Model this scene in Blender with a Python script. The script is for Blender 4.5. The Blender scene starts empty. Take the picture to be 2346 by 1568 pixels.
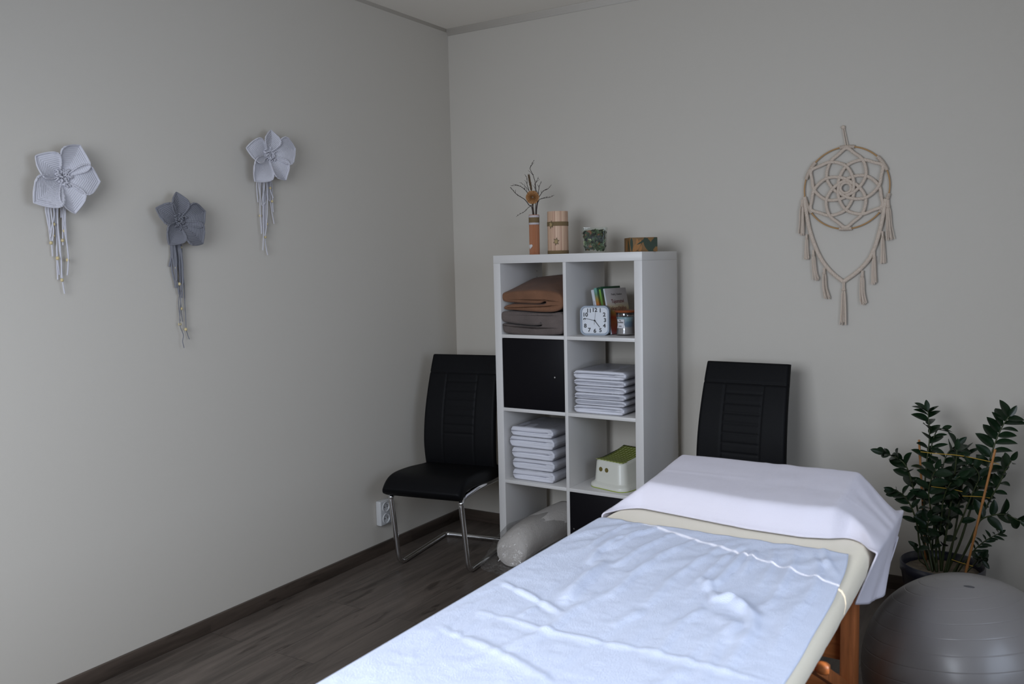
import bpy, bmesh, math, random
from mathutils import Vector, Matrix, Euler, noise
PI = math.pi
R = math.radians
SC = bpy.context.scene
COL = SC.collection
# ------------------------------------------------------------------ camera
CAM = Vector((2.826204, -3.967524, 1.442515))
CROT = Euler((1.4787199, 0.0230752, 0.5536151), 'XYZ')
FPX = 2009.974
CM = CROT.to_matrix()
def ray(px, py):
    return CM @ Vector(((px - 1173) / FPX, (784 - py) / FPX, -1))
def on(ax, val, px, py):
    d = ray(px, py); t = (val - CAM[ax]) / d[ax]
    return CAM + d * t
# shelf frame
SX, SY, STH = 0.555357, -0.46286, -0.0167863
def S(u, v, z):
    return Vector((SX + u * math.cos(STH) - v * math.sin(STH), SY + u * math.sin(STH) + v * math.cos(STH), z))
# ------------------------------------------------------------------ objects
def mtx(o):
    m = Matrix.Translation(o.location) @ o.rotation_euler.to_matrix().to_4x4()
    return (mtx(o.parent) @ m) if o.parent else m
def thing(name, label, cat, loc=(0, 0, 0), rotz=0, group=None):
    o = bpy.data.objects.new(name, None); COL.objects.link(o)
    o.location = loc; o.rotation_euler = (0, 0, rotz); o.empty_display_size = .05
    o['label'] = label; o['category'] = cat
    if group: o['group'] = group
    return o
def tag(o, label, cat, group=None, kind=None):
    o['label'] = label; o['category'] = cat
    if group: o['group'] = group
    if kind: o['kind'] = kind
    return o
class MB:
    """collects shapes, builds one mesh object"""
    def __init__(s): s.v = []; s.f = []; s.mi = []; s.m = 0; s.flat = []
    def add(s, vs, fs):
        b = len(s.v); s.v += [Vector(p) for p in vs]
        s.f += [tuple(b + i for i in f) for f in fs]; s.mi += [s.m] * len(fs); return s
    def box(s, a, b, M=None):
        x0, y0, z0 = a; x1, y1, z1 = b
        p = [Vector(q) for q in ((x0,y0,z0),(x1,y0,z0),(x1,y1,z0),(x0,y1,z0),(x0,y0,z1),(x1,y0,z1),(x1,y1,z1),(x0,y1,z1))]
        if M: p = [M @ q for q in p]
        return s.add(p, [(0,3,2,1),(4,5,6,7),(0,1,5,4),(1,2,6,5),(2,3,7,6),(3,0,4,7)])
    def rings(s, rings, closed=False, cap=True):
        n = len(rings[0]); vs = [p for r in rings for p in r]; fs = []
        k = len(rings)
        for i in range(k if closed else k - 1):
            a, b = i * n, ((i + 1) % k) * n
            for j in range(n):
                j2 = (j + 1) % n
                fs.append((a + j, a + j2, b + j2, b + j))
        if cap and not closed:
            fs.append(tuple(reversed(range(n)))); fs.append(tuple((k - 1) * n + j for j in range(n)))
        return s.add(vs, fs)
    def tube(s, pts, r, n=8, closed=False, taper=None):
        pts = [Vector(p) for p in pts]; m = len(pts)
        if m < 2: return s
        T = []
        for i in range(m):
            a = pts[(i - 1) % m] if (closed or i > 0) else pts[i]
            b = pts[(i + 1) % m] if (closed or i < m - 1) else pts[i]
            t = b - a
            T.append(t.normalized() if t.length > 1e-9 else Vector((0, 0, 1)))
        up = Vector((0, 0, 1)) if abs(T[0].z) < .9 else Vector((1, 0, 0))
        nrm = (up - T[0] * up.dot(T[0])).normalized(); rs = []
        for i in range(m):
            nrm = nrm - T[i] * nrm.dot(T[i])
            nrm = nrm.normalized() if nrm.length > 1e-6 else T[i].orthogonal().normalized()
            bn = T[i].cross(nrm)
            rr = r[i] if isinstance(r, (list, tuple)) else r
            if taper: rr = r * taper(i / (m - 1))
            rs.append([pts[i] + (nrm * math.cos(2*PI*j/n) + bn * math.sin(2*PI*j/n)) * rr for j in range(n)])
        return s.rings(rs, closed=closed)
    def ball(s, c, r, seg=16, rg=10, sc=(1, 1, 1)):
        c = Vector(c); rs = []
        for i in range(1, rg):
            a = PI * i / rg
            rs.append([c + Vector((math.sin(a) * math.cos(2*PI*j/seg) * sc[0], math.sin(a) * math.sin(2*PI*j/seg) * sc[1], -math.cos(a) * sc[2])) * r for j in range(seg)])
        n = seg; vs = [p for q in rs for p in q]; k = len(rs)
        vs += [c + Vector((0, 0, -r * sc[2])), c + Vector((0, 0, r * sc[2]))]; fs = []
        for i in range(k - 1):
            for j in range(n): fs.append((i*n+j, i*n+(j+1) % n, (i+1)*n+(j+1) % n, (i+1)*n+j))
        for j in range(n):
            fs.append((k*n, (j+1) % n, j)); fs.append((k*n+1, (k-1)*n+j, (k-1)*n+(j+1) % n))
        return s.add(vs, fs)
    def lathe(s, prof, c=(0, 0, 0), n=48, cap=True, M=None):
        c = Vector(c); rs = []
        for (r, z) in prof:
            ring = [Vector((r * math.cos(2*PI*j/n), r * math.sin(2*PI*j/n), z)) for j in range(n)]
            if M: ring = [M @ p for p in ring]
            rs.append([c + p for p in ring])
        return s.rings(rs, cap=cap)
    def grid(s, fn, nu, nv, flip=False):
        vs = [fn(i / nu, j / nv) for i in range(nu + 1) for j in range(nv + 1)]; fs = []
        w = nv + 1
        for i in range(nu):
            for j in range(nv):
                q = (i*w+j, (i+1)*w+j, (i+1)*w+j+1, i*w+j+1)
                fs.append(tuple(reversed(q)) if flip else q)
        return s.add(vs, fs)
    def pillow(s, poly, fmap, d0, d1, inset=.008, steps=8):
        """poly: 2D outline; extruded from d0 to d1 through fmap(a,b,d); the ends roll over by inset"""
        n = len(poly); area = sum(poly[i][0]*poly[(i+1) % n][1]-poly[(i+1) % n][0]*poly[i][1] for i in range(n))
        sg = 1 if area > 0 else -1; nr = []
        for i in range(n):
            ax, ay = poly[i-1]; bx, by = poly[(i+1) % n]
            dx, dy = bx - ax, by - ay; L = math.hypot(dx, dy) or 1
            nr.append((dy / L * sg, -dx / L * sg))
        st = []
        for t in (0, .3, .6, .85): st.append((d0 + inset * (1 - math.cos(t * PI / 2)) if False else d0 + inset * (1 - math.cos(math.asin(min(1, t)))) , inset * (1 - t)))
        st = [(d0 + inset * (1 - math.sin(a)), inset * (1 - math.cos(a))) for a in (PI/2, PI/3, PI/5, PI/12)]
        st = [(d0, inset), (d0 + inset*.13, inset*.5), (d0 + inset*.5, inset*.13), (d0 + inset, 0)]
        en = [(d1 - inset, 0), (d1 - inset*.5, inset*.13), (d1 - inset*.13, inset*.5), (d1, inset)]
        mid = [(d0 + inset + (d1 - d0 - 2*inset) * k / steps, 0) for k in range(1, steps)]
        rs = []
        for d, ins in st + mid + en:
            rs.append([Vector(fmap(poly[i][0] - nr[i][0]*ins, poly[i][1] - nr[i][1]*ins, d)) for i in range(n)])
        s.rings(rs, cap=False)
        base = len(s.v) - n * len(rs)
        from mathutils.geometry import tessellate_polygon
        tri = tessellate_polygon([[Vector((p[0], p[1], 0)) for p in poly]])
        for t in tri:
            s.flat += [len(s.f), len(s.f) + 1]
            s.f.append(tuple(base + i for i in t)); s.mi.append(s.m)
            s.f.append(tuple(len(s.v) - n + i for i in reversed(t))); s.mi.append(s.m)
        return s
    def build(s, name, mat, parent=None, origin=None, world=True, bevel=0, seg=2, smooth=True, subd=0, weld=False, auto=40, noshade=False):
        me = bpy.data.meshes.new(name)
        vs = s.v
        if parent is not None and world:
            inv = mtx(parent).inverted(); vs = [inv @ p for p in vs]
        if parent is None and origin is not None:
            og = Vector(origin); vs = [p - og for p in vs]
        me.from_pydata([tuple(p) for p in vs], [], s.f)
        for m in (mat if isinstance(mat, (list, tuple)) else [mat]): me.materials.append(m)
        if any(s.mi): me.polygons.foreach_set('material_index', s.mi)
        bm = bmesh.new(); bm.from_mesh(me)
        if weld: bmesh.ops.remove_doubles(bm, verts=bm.verts, dist=1e-5)
        bmesh.ops.recalc_face_normals(bm, faces=bm.faces)
        if bevel:
            es = [e for e in bm.edges if len(e.link_faces) == 2 and e.calc_face_angle(0) > R(30)]
            bmesh.ops.bevel(bm, geom=es, offset=bevel, segments=seg, affect='EDGES', profile=.5, clamp_overlap=True)
        if auto and smooth:
            for e in bm.edges:
                e.smooth = not (len(e.link_faces) == 2 and e.calc_face_angle(0) > R(auto))
        bm.to_mesh(me); bm.free()
        if smooth:
            fl = set(s.flat); me.polygons.foreach_set('use_smooth', [i not in fl for i in range(len(me.polygons))])
        o = bpy.data.objects.new(name, me); COL.objects.link(o)
        if parent is not None: o.parent = parent
        elif origin is not None: o.location = origin
        if subd:
            md = o.modifiers.new('sub', 'SUBSURF'); md.levels = subd; md.render_levels = subd
        return o
def copy_tree(o, parent=None):
    c = o.copy(); COL.objects.link(c)
    if parent is not None: c.parent = parent
    for ch in [x for x in bpy.data.objects if x.parent == o]: copy_tree(ch, c)
    return c
def struct(o):
    o['kind'] = 'structure'; return o
def rrect(cx, cy, w, h, r, n=6):
    p = []
    for (sx, sy, a0) in ((1, 1, 0), (-1, 1, 90), (-1, -1, 180), (1, -1, 270)):
        for k in range(n + 1):
            a = R(a0 + 90 * k / n)
            p.append((cx + sx * (w/2 - r) + r * math.cos(a), cy + sy * (h/2 - r) + r * math.sin(a)))
    return p
def smoothpath(pts, n=6, closed=False):
    """Catmull-Rom through pts"""
    P = [Vector(p) for p in pts]; m = len(P); out = []
    rng = range(m if closed else m - 1)
    for i in rng:
        p0 = P[(i-1) % m] if (closed or i > 0) else P[0]; p1 = P[i]; p2 = P[(i+1) % m]
        p3 = P[(i+2) % m] if (closed or i < m - 2) else P[m-1]
        for k in range(n):
            t = k / n
            out.append(.5 * ((2*p1) + (p2-p0)*t + (2*p0-5*p1+4*p2-p3)*t*t + (3*p1-p0-3*p2+p3)*t*t*t))
    if not closed: out.append(P[-1])
    return out
def fillet(pts, r, n=6):
    P = [Vector(p) for p in pts]; out = [P[0]]
    for i in range(1, len(P) - 1):
        a = (P[i-1] - P[i]); b = (P[i+1] - P[i]); d = min(r, a.length*.45, b.length*.45)
        A = P[i] + a.normalized()*d; B = P[i] + b.normalized()*d
        for k in range(n + 1):
            t = k / n; out.append((1-t)**2*A + 2*t*(1-t)*P[i] + t*t*B)
    out.append(P[-1]); return out
def text(body, size, M, mat, parent, name='lettering', depth=.0003, align='CENTER', bold=0, sx=1.0, spacing=1.0):
    cu = bpy.data.curves.new('t', 'FONT'); cu.body = body; cu.size = size; cu.align_x = align; cu.align_y = 'CENTER'
    cu.extrude = depth; cu.offset = bold; cu.space_character = spacing
    ob = bpy.data.objects.new('t', cu); COL.objects.link(ob)
    dg = bpy.context.evaluated_depsgraph_get(); dg.update()
    me = bpy.data.meshes.new_from_object(ob.evaluated_get(dg))
    bpy.data.objects.remove(ob); 
    me.transform(Matrix.Diagonal((sx, 1, 1, 1)))
    me.transform(mtx(parent).inverted() @ M)
    me.materials.clear(); me.materials.append(mat)
    o = bpy.data.objects.new(name, me); COL.objects.link(o); o.parent = parent
    return o
def frame(o, ux, uy):
    """matrix with origin o, x axis ux, y axis uy"""
    ux = Vector(ux).normalized(); uz = ux.cross(Vector(uy)).normalized(); uy = uz.cross(ux)
    M = Matrix((ux, uy, uz)).transposed().to_4x4(); M.translation = Vector(o); return M
# ------------------------------------------------------------------ materials
def srgb(r, g, b):
    def f(c):
        c /= 255; return c/12.92 if c <= .04045 else ((c+.055)/1.055)**2.4
    return (f(r), f(g), f(b), 1)
def mat(name, col, rough=.5, metal=0, bump=0, scale=50, detail=4, spec=.5, sheen=0, coat=0, var=0, vscale=5, stretch=(1,1,1), trans=0, sss=0):
    m = bpy.data.materials.new(name); m.use_nodes = True; nt = m.node_tree; N = nt.nodes; L = nt.links
    b = N['Principled BSDF']
    c = col if len(col) == 4 else (*col, 1)
    b.inputs['Base Color'].default_value = c; b.inputs['Roughness'].default_value = rough
    b.inputs['Metallic'].default_value = metal; b.inputs['Specular IOR Level'].default_value = spec
    b.inputs['Sheen Weight'].default_value = sheen; b.inputs['Coat Weight'].default_value = coat
    if trans: b.inputs['Transmission Weight'].default_value = trans
    if bump or var:
        tc = N.new('ShaderNodeTexCoord'); mp = N.new('ShaderNodeMapping'); mp.inputs['Scale'].default_value = stretch
        L.new(tc.outputs['Object'], mp.inputs['Vector'])
    if bump:
        nz = N.new('ShaderNodeTexNoise'); nz.inputs['Scale'].default_value = scale; nz.inputs['Detail'].default_value = detail
        L.new(mp.outputs['Vector'], nz.inputs['Vector'])
        bp = N.new('ShaderNodeBump'); bp.inputs['Strength'].default_value = bump; bp.inputs['Distance'].default_value = .002
        L.new(nz.outputs['Fac'], bp.inputs['Height']); L.new(bp.outputs['Normal'], b.inputs['Normal'])
    if var:
        n2 = N.new('ShaderNodeTexNoise'); n2.inputs['Scale'].default_value = vscale; n2.inputs['Detail'].default_value = 5
        L.new(mp.outputs['Vector'], n2.inputs['Vector'])
        rp = N.new('ShaderNodeValToRGB'); e = rp.color_ramp.elements
        e[0].position = .3; e[1].position = .7
        e[0].color = tuple(x * (1 - var) for x in c[:3]) + (1,); e[1].color = tuple(min(1, x * (1 + var)) for x in c[:3]) + (1,)
        L.new(n2.outputs['Fac'], rp.inputs['Fac']); L.new(rp.outputs['Color'], b.inputs['Base Color'])
    return m
def film(name, tint=(1, 1, 1, 1), gloss=.12, rough=.08, bump=.6, scale=40):
    """thin clear plastic: mostly transparent with a glossy crinkled skin"""
    m = bpy.data.materials.new(name); m.use_nodes = True; nt = m.node_tree; N = nt.nodes; L = nt.links
    N.remove(N['Principled BSDF']); out = N['Material Output']
    t = N.new('ShaderNodeBsdfTransparent'); t.inputs['Color'].default_value = tint
    g = N.new('ShaderNodeBsdfGlossy'); g.inputs['Roughness'].default_value = rough
    mx = N.new('ShaderNodeMixShader'); lw = N.new('ShaderNodeLayerWeight'); lw.inputs['Blend'].default_value = .3
    ma = N.new('ShaderNodeMath'); ma.operation = 'MULTIPLY_ADD'; ma.inputs[1].default_value = .35; ma.inputs[2].default_value = gloss
    tc = N.new('ShaderNodeTexCoord'); nz = N.new('ShaderNodeTexNoise'); nz.inputs['Scale'].default_value = scale; nz.inputs['Detail'].default_value = 3
    nz.inputs['Distortion'].default_value = 1.5
    bp = N.new('ShaderNodeBump'); bp.inputs['Strength'].default_value = bump; bp.inputs['Distance'].default_value = .01
    L.new(tc.outputs['Object'], nz.inputs['Vector']); L.new(nz.outputs['Fac'], bp.inputs['Height']); L.new(bp.outputs['Normal'], g.inputs['Normal'])
    L.new(bp.outputs['Normal'], lw.inputs['Normal'])
    L.new(lw.outputs['Fresnel'], ma.inputs[0]); L.new(ma.outputs[0], mx.inputs['Fac'])
    L.new(t.outputs[0], mx.inputs[1]); L.new(g.outputs[0], mx.inputs[2]); L.new(mx.outputs[0], out.inputs['Surface'])
    return m
def ramp_mat(name, stops, axis='Z', lo=0, hi=1, rough=.5, wav=0, wscale=6, interp='LINEAR'):
    """printed colour bands along an object axis"""
    m = bpy.data.materials.new(name); m.use_nodes = True; nt = m.node_tree; N = nt.nodes; L = nt.links
    b = N['Principled BSDF']; b.inputs['Roughness'].default_value = rough
    tc = N.new('ShaderNodeTexCoord'); sp = N.new('ShaderNodeSeparateXYZ'); L.new(tc.outputs['Object'], sp.inputs[0])
    mr = N.new('ShaderNodeMapRange'); mr.inputs['From Min'].default_value = lo; mr.inputs['From Max'].default_value = hi
    src = sp.outputs[axis]
    if wav:
        nz = N.new('ShaderNodeTexNoise'); nz.inputs['Scale'].default_value = wscale; nz.inputs['Detail'].default_value = 3
        L.new(tc.outputs['Object'], nz.inputs['Vector'])
        ad = N.new('ShaderNodeMath'); ad.operation = 'MULTIPLY_ADD'; ad.inputs[1].default_value = wav
        L.new(nz.outputs['Fac'], ad.inputs[0]); L.new(src, ad.inputs[2]); src = ad.outputs[0]
    L.new(src, mr.inputs['Value'])
    rp = N.new('ShaderNodeValToRGB'); rp.color_ramp.interpolation = interp
    while len(rp.color_ramp.elements) < len(stops): rp.color_ramp.elements.new(.5)
    for e, (p, c) in zip(rp.color_ramp.elements, stops): e.position = p; e.color = c
    L.new(mr.outputs['Result'], rp.inputs['Fac']); L.new(rp.outputs['Color'], b.inputs['Base Color'])
    return m
L_FRONT, L_SIDE, L_SUN, EXPO = 62, 24, 26000, 0
# ================================================================== room
XR, YF, ZC = 3.7, -4.75, 2.688
def plank_mat(name, base, along='Y', w=.19, ln=1.28, rough=.42, gap=True, gain=1.0):
    m = bpy.data.materials.new(name); m.use_nodes = True; nt = m.node_tree; N = nt.nodes; L = nt.links
    b = N['Principled BSDF']; b.inputs['Roughness'].default_value = rough; b.inputs['Specular IOR Level'].default_value = .35
    tc = N.new('ShaderNodeTexCoord'); sp = N.new('ShaderNodeSeparateXYZ'); L.new(tc.outputs['Object'], sp.inputs[0])
    cb = N.new('ShaderNodeCombineXYZ'); 
    if along == 'Y': L.new(sp.outputs['Y'], cb.inputs['X']); L.new(sp.outputs['X'], cb.inputs['Y'])
    else: L.new(sp.outputs['X'], cb.inputs['X']); L.new(sp.outputs['Y'], cb.inputs['Y'])
    L.new(sp.outputs['Z'], cb.inputs['Z'])
    br = N.new('ShaderNodeTexBrick'); br.offset = .37; br.inputs['Scale'].default_value = 1; br.inputs['Brick Width'].default_value = ln
    br.inputs['Row Height'].default_value = w; br.inputs['Mortar Size'].default_value = .0007 if gap else 0; br.inputs['Bias'].default_value = 0
    br.inputs['Color1'].default_value = (0, 0, 0, 1); br.inputs['Color2'].default_value = (1, 1, 1, 1); br.inputs['Mortar'].default_value = (.5, .5, .5, 1)
    L.new(cb.outputs[0], br.inputs['Vector'])
    # each plank shifts its own grain
    sh = N.new('ShaderNodeVectorMath'); sh.operation = 'MULTIPLY_ADD'; sh.inputs[1].default_value = (3.1, 1.7, 5)
    L.new(br.outputs['Color'], sh.inputs[0]); L.new(cb.outputs[0], sh.inputs[2])
    mp = N.new('ShaderNodeMapping'); mp.inputs['Scale'].default_value = (1.6, 16, 16); L.new(sh.outputs[0], mp.inputs['Vector'])
    n1 = N.new('ShaderNodeTexNoise'); n1.inputs['Scale'].default_value = 1.2; n1.inputs['Detail'].default_value = 9; n1.inputs['Roughness'].default_value = .65; n1.inputs['Distortion'].default_value = .6
    L.new(mp.outputs[0], n1.inputs['Vector'])
    mp2 = N.new('ShaderNodeMapping'); mp2.inputs['Scale'].default_value = (2.2, 9, 9); L.new(sh.outputs[0], mp2.inputs['Vector'])
    n2 = N.new('ShaderNodeTexNoise'); n2.inputs['Scale'].default_value = 1.6; n2.inputs['Detail'].default_value = 3; n2.inputs['Distortion'].default_value = 1.2
    L.new(mp2.outputs[0], n2.inputs['Vector'])
    rp = N.new('ShaderNodeValToRGB'); e = rp.color_ramp.elements; e[0].position = .32; e[1].position = .68
    e[0].color = tuple(x*.55*gain for x in base) + (1,); e[1].color = tuple(x*1.3*gain for x in base) + (1,)
    L.new(n1.outputs['Fac'], rp.inputs['Fac'])
    kn = N.new('ShaderNodeValToRGB'); k = kn.color_ramp.elements; k[0].position = .29; k[1].position = .37; k[0].color = (.55, .53, .52, 1); k[1].color = (1, 1, 1, 1)
    L.new(n2.outputs['Fac'], kn.inputs['Fac'])
    mu = N.new('ShaderNodeMix'); mu.data_type = 'RGBA'; mu.blend_type = 'MULTIPLY'; mu.inputs['Factor'].default_value = 1
    L.new(rp.outputs['Color'], mu.inputs[6]); L.new(kn.outputs['Color'], mu.inputs[7])
    # plank to plank tone
    tn = N.new('ShaderNodeMapRange'); tn.inputs['To Min'].default_value = .92; tn.inputs['To Max'].default_value = 1.09; L.new(br.outputs['Color'], tn.inputs['Value'])
    m2 = N.new('ShaderNodeMix'); m2.data_type = 'RGBA'; m2.blend_type = 'MULTIPLY'; m2.inputs['Factor'].default_value = 1
    L.new(mu.outputs[2], m2.inputs[6]); L.new(tn.outputs['Result'], m2.inputs[7])
    if gap:
        m3 = N.new('ShaderNodeMix'); m3.data_type = 'RGBA'; L.new(br.outputs['Fac'], m3.inputs['Factor']); L.new(m2.outputs[2], m3.inputs[6]); m3.inputs[7].default_value = (.01, .009, .008, 1)
        L.new(m3.outputs[2], b.inputs['Base Color'])
    else: L.new(m2.outputs[2], b.inputs['Base Color'])
    bp = N.new('ShaderNodeBump'); bp.inputs['Strength'].default_value = .12; bp.inputs['Distance'].default_value = .002
    L.new(n1.outputs['Fac'], bp.inputs['Height']); L.new(bp.outputs['Normal'], b.inputs['Normal'])
    return m
M_wall = mat('painted_plaster', srgb(194, 188, 178)[:3], rough=.75, bump=.10, scale=420, detail=2, spec=.25)
M_ceil = mat('ceiling_paint', srgb(234, 228, 218)[:3], rough=.85, bump=.05, scale=200, spec=.2)
M_floor = plank_mat('laminate_planks', (.104, .084, .070))
M_base = plank_mat('laminate_skirting', (.075, .056, .044), along='X', w=5, gap=False)
M_base2 = plank_mat('laminate_skirting_side', (.075, .056, .044), along='Y', w=5, gap=False)
M_trim = mat('coving_paint', srgb(212, 206, 197)[:3], rough=.6)
M_pvc = mat('window_plastic', (.8, .8, .8), rough=.35)
M_pane = film('window_glass', gloss=.02, rough=.0, bump=0)
struct(MB().box((-.12, YF - .12, -.1), (XR + .12, .12, 0)).build('floor', M_floor, origin=(0, 0, 0), smooth=False))
struct(MB().box((-.12, YF - .12, ZC), (XR + .12, .12, ZC + .1)).build('ceiling', M_ceil, origin=(0, 0, 0), smooth=False))
struct(MB().box((-.12, YF, 0), (0, 0, ZC)).build('wall_left', M_wall, origin=(0, 0, 0), smooth=False))
struct(MB().box((-.12, 0, 0), (XR + .12, .12, ZC)).build('wall_back', M_wall, origin=(0, 0, 0), smooth=False))
W1 = (.75, 2.35, .85, 2.35)      # window in the front wall: x0 x1 z0 z1
W2 = (-3.50, -1.75, .85, 2.2)   # window in the right wall: y0 y1 z0 z1
w = MB()
for a, b in (((-.12, 0), (W1[0], ZC)), ((W1[1], 0), (XR + .12, ZC)), ((W1[0], 0), (W1[1], W1[2])), ((W1[0], W1[3]), (W1[1], ZC))):
    w.box((a[0], YF - .12, a[1]), (b[0], YF, b[1]))
struct(w.build('wall_front', M_wall, origin=(0, 0, 0), smooth=False))
w = MB()
for a, b in (((YF, 0), (W2[0], ZC)), ((W2[1], 0), (0, ZC)), ((W2[0], 0), (W2[1], W2[2])), ((W2[0], W2[3]), (W2[1], ZC))):
    w.box((XR, a[0], a[1]), (XR + .12, b[0], b[1]))
struct(w.build('wall_right', M_wall, origin=(0, 0, 0), smooth=False))
def window(name, axis, w):
    """frame of four bars and a mullion with a pane"""
    e = bpy.data.objects.new(name, None); COL.objects.link(e); e['kind'] = 'structure'
    a0, a1, z0, z1 = w; t = .06; f = MB(); mid = (a0 + a1) / 2
    for (p0, p1, q0, q1) in ((a0, a1, z0, z0+t), (a0, a1, z1-t, z1), (a0, a0+t, z0+t, z1-t), (a1-t, a1, z0+t, z1-t), (mid-t/2, mid+t/2, z0+t, z1-t)):
        if axis == 'x': f.box((p0, YF - .09, q0), (p1, YF - .03, q1))
        else: f.box((XR + .03, p0, q0), (XR + .09, p1, q1))
    e.location = ((mid, YF - .06, z0) if axis == 'x' else (XR + .06, mid, z0))
    f.build('window_frame', M_pvc, e, bevel=.004)
    g = MB()
    if axis == 'x': g.box((a0+t, YF - .062, z0+t), (a1-t, YF - .058, z1-t))
    else: g.box((XR + .058, a0+t, z0+t), (XR + .062, a1-t, z1-t))
    g.build('window_pane', M_pane, e, smooth=False)
    return e
window('window_1', 'x', W1); window('window_2', 'y', W2)
# skirting boards and the thin coving
struct(MB().box((0, YF, 0), (.014, 0, .06)).build('baseboard_left', M_base2, origin=(0, 0, 0), bevel=.003))
struct(MB().box((.0145, -.014, 0), (XR, 0, .06)).build('baseboard_back', M_base, origin=(0, 0, 0), bevel=.003))
cv = [(0, 0), (.026, 0), (.026, -.003), (.019, -.006), (.017, -.011), (.010, -.015), (.008, -.021), (.003, -.023), (.003, -.030), (0, -.030)]
m = MB(); m.rings([[Vector((x*.45, a, ZC + z*.45)) for x, z in cv] for a in (YF, 0)]); struct(m.build('trim_1', M_trim, origin=(0, 0, 0), auto=20))
m = MB(); m.rings([[Vector((a, -x, ZC + z)) for x, z in cv] for a in (.0, XR)]); struct(m.build('trim_2', M_trim, origin=(0, 0, 0), auto=20))
# ------------------------------------------------------------------ curtains on the right window, nearly closed: the sun comes through the gap
M_curt = mat('curtain_cloth', srgb(190, 192, 196)[:3], rough=.9, bump=.2, scale=300)
GAPY = -2.470
def curtain(y0, y1, nm, lab):
    def f(i, j):
        y = y0 + (y1 - y0) * i
        e = min(1, min(i, 1 - i) * 8)
        return Vector((XR - .075 + .018 * e * math.sin(i * abs(y1 - y0) * 62), y, .12 + 2.3 * j))
    g = MB().grid(f, int(abs(y1 - y0) * 120), 24); o = g.build(nm, M_curt, origin=(XR - .06, (y0 + y1)/2, .12))
    md = o.modifiers.new('solid', 'SOLIDIFY'); md.thickness = .003
    return tag(o, lab, 'curtain')
curtain(-3.80, GAPY - .0022, 'curtain', 'pale grey curtain drawn over the near half of the right window')
curtain(GAPY + .0022, -1.6, 'curtain', 'pale grey curtain drawn over the far half of the right window')
# ------------------------------------------------------------------ light
wd = bpy.data.worlds.new('sky'); SC.world = wd; wd.use_nodes = True
wd.node_tree.nodes['Background'].inputs[0].default_value = (.55, .72, 1, 1); wd.node_tree.nodes['Background'].inputs[1].default_value = .6
def area(name, loc, rot, sx, sy, power, col, spread=180):
    l = bpy.data.lights.new(name, 'AREA'); l.shape = 'RECTANGLE'; l.size = sx; l.size_y = sy; l.energy = power; l.color = col; l.spread = R(spread)
    o = bpy.data.objects.new(name, l); COL.objects.link(o); o.location = loc; o.rotation_euler = rot; return o
area('daylight_front', ((W1[0]+W1[1])/2, YF + .42, (W1[2]+W1[3])/2), (R(90 - 38), 0, 0), W1[1]-W1[0]-.1, W1[3]-W1[2]-.1, L_FRONT, (.82, .89, 1.0), 152)
area('daylight_side', (XR - .12, -2.65, 1.5), (0, R(90), 0), 1.15, 1.35, L_SIDE, (.68, .80, 1.0))
sl = bpy.data.lights.new('sun_through_gap', 'SPOT'); sl.energy = L_SUN; sl.color = (1, .9, .78); sl.spot_size = R(5.2); sl.spot_blend = .1; sl.shadow_soft_size = .05
so = bpy.data.objects.new('sun_through_gap', sl); COL.objects.link(so)
sd = Vector((.926, -.377, .73)).normalized(); tgt = Vector((XR - .075, GAPY, 1.55))
so.location = tgt + sd * 14; so.rotation_euler = sd.to_track_quat('Z', 'Y').to_euler()
# ------------------------------------------------------------------ camera
cd = bpy.data.cameras.new('camera'); cd.sensor_width = 36; cd.lens = FPX / 2346 * 36; cd.clip_start = .05
cd.dof.use_dof = True; cd.dof.focus_distance = 4.0; cd.dof.aperture_fstop = 5.6
co = bpy.data.objects.new('camera', cd); COL.objects.link(co); co.location = CAM; co.rotation_euler = CROT; SC.camera = co
SC.view_settings.view_transform = 'Standard'; SC.view_settings.look = 'None'; SC.view_settings.gamma = 1; SC.view_settings.exposure = EXPO
try: SC.view_settings.use_curve_mapping = False
except Exception: pass
SC.cycles.use_denoising = True; SC.cycles.max_bounces = 8; SC.cycles.transparent_max_bounces = 16; SC.cycles.caustics_reflective = False; SC.cycles.caustics_refractive = False
SC.cycles.sample_clamp_indirect = 4
# ================================================================== shelf unit
M_white = mat('white_laminate', srgb(206, 203, 200)[:3], rough=.38, bump=.02, scale=300)
M_black = mat('black_laminate', (.005, .0045, .006), rough=.42, spec=.12)
M_chrome = mat('chrome', (.75, .75, .76), rough=.12, metal=1)
M_knob = mat('satin_knob', (.7, .7, .7), rough=.25, metal=1)
sh = thing('shelf_unit', 'tall white cube shelf unit of two by four cells with two black doors', 'shelf', S(0, 0, 0), STH)
def sb(u0, u1, v0, v1, z0, z1):
    """box in the shelf's own frame"""
    return ((u0, v0, z0), (u1, v1, z1))
def spart(nm, boxes, m, bev=.0012, par=sh):
    b = MB()
    for q in boxes: b.box(*q)
    return b.build(nm, m, par, world=False, bevel=bev)
D = .39
spart('top_panel', [sb(0, .765, 0, D, 1.432, 1.47)], M_white)
spart('bottom_panel', [sb(.038, .727, 0, D, 0, .042)], M_white)
spart('side_panel', [sb(0, .038, 0, D, 0, 1.432)], M_white); spart('side_panel', [sb(.727, .765, 0, D, 0, 1.432)], M_white)
spart('middle_divider', [sb(.3745, .3905, .002, D, .042, 1.432)], M_white)
ZS = [.3775, .729, 1.0805]
for z in ZS:
    spart('shelf_board', [sb(.038, .3745, .002, D, z, z + .016)], M_white, .0006)
    spart('shelf_board', [sb(.3905, .727, .002, D, z, z + .016)], M_white, .0006)
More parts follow.
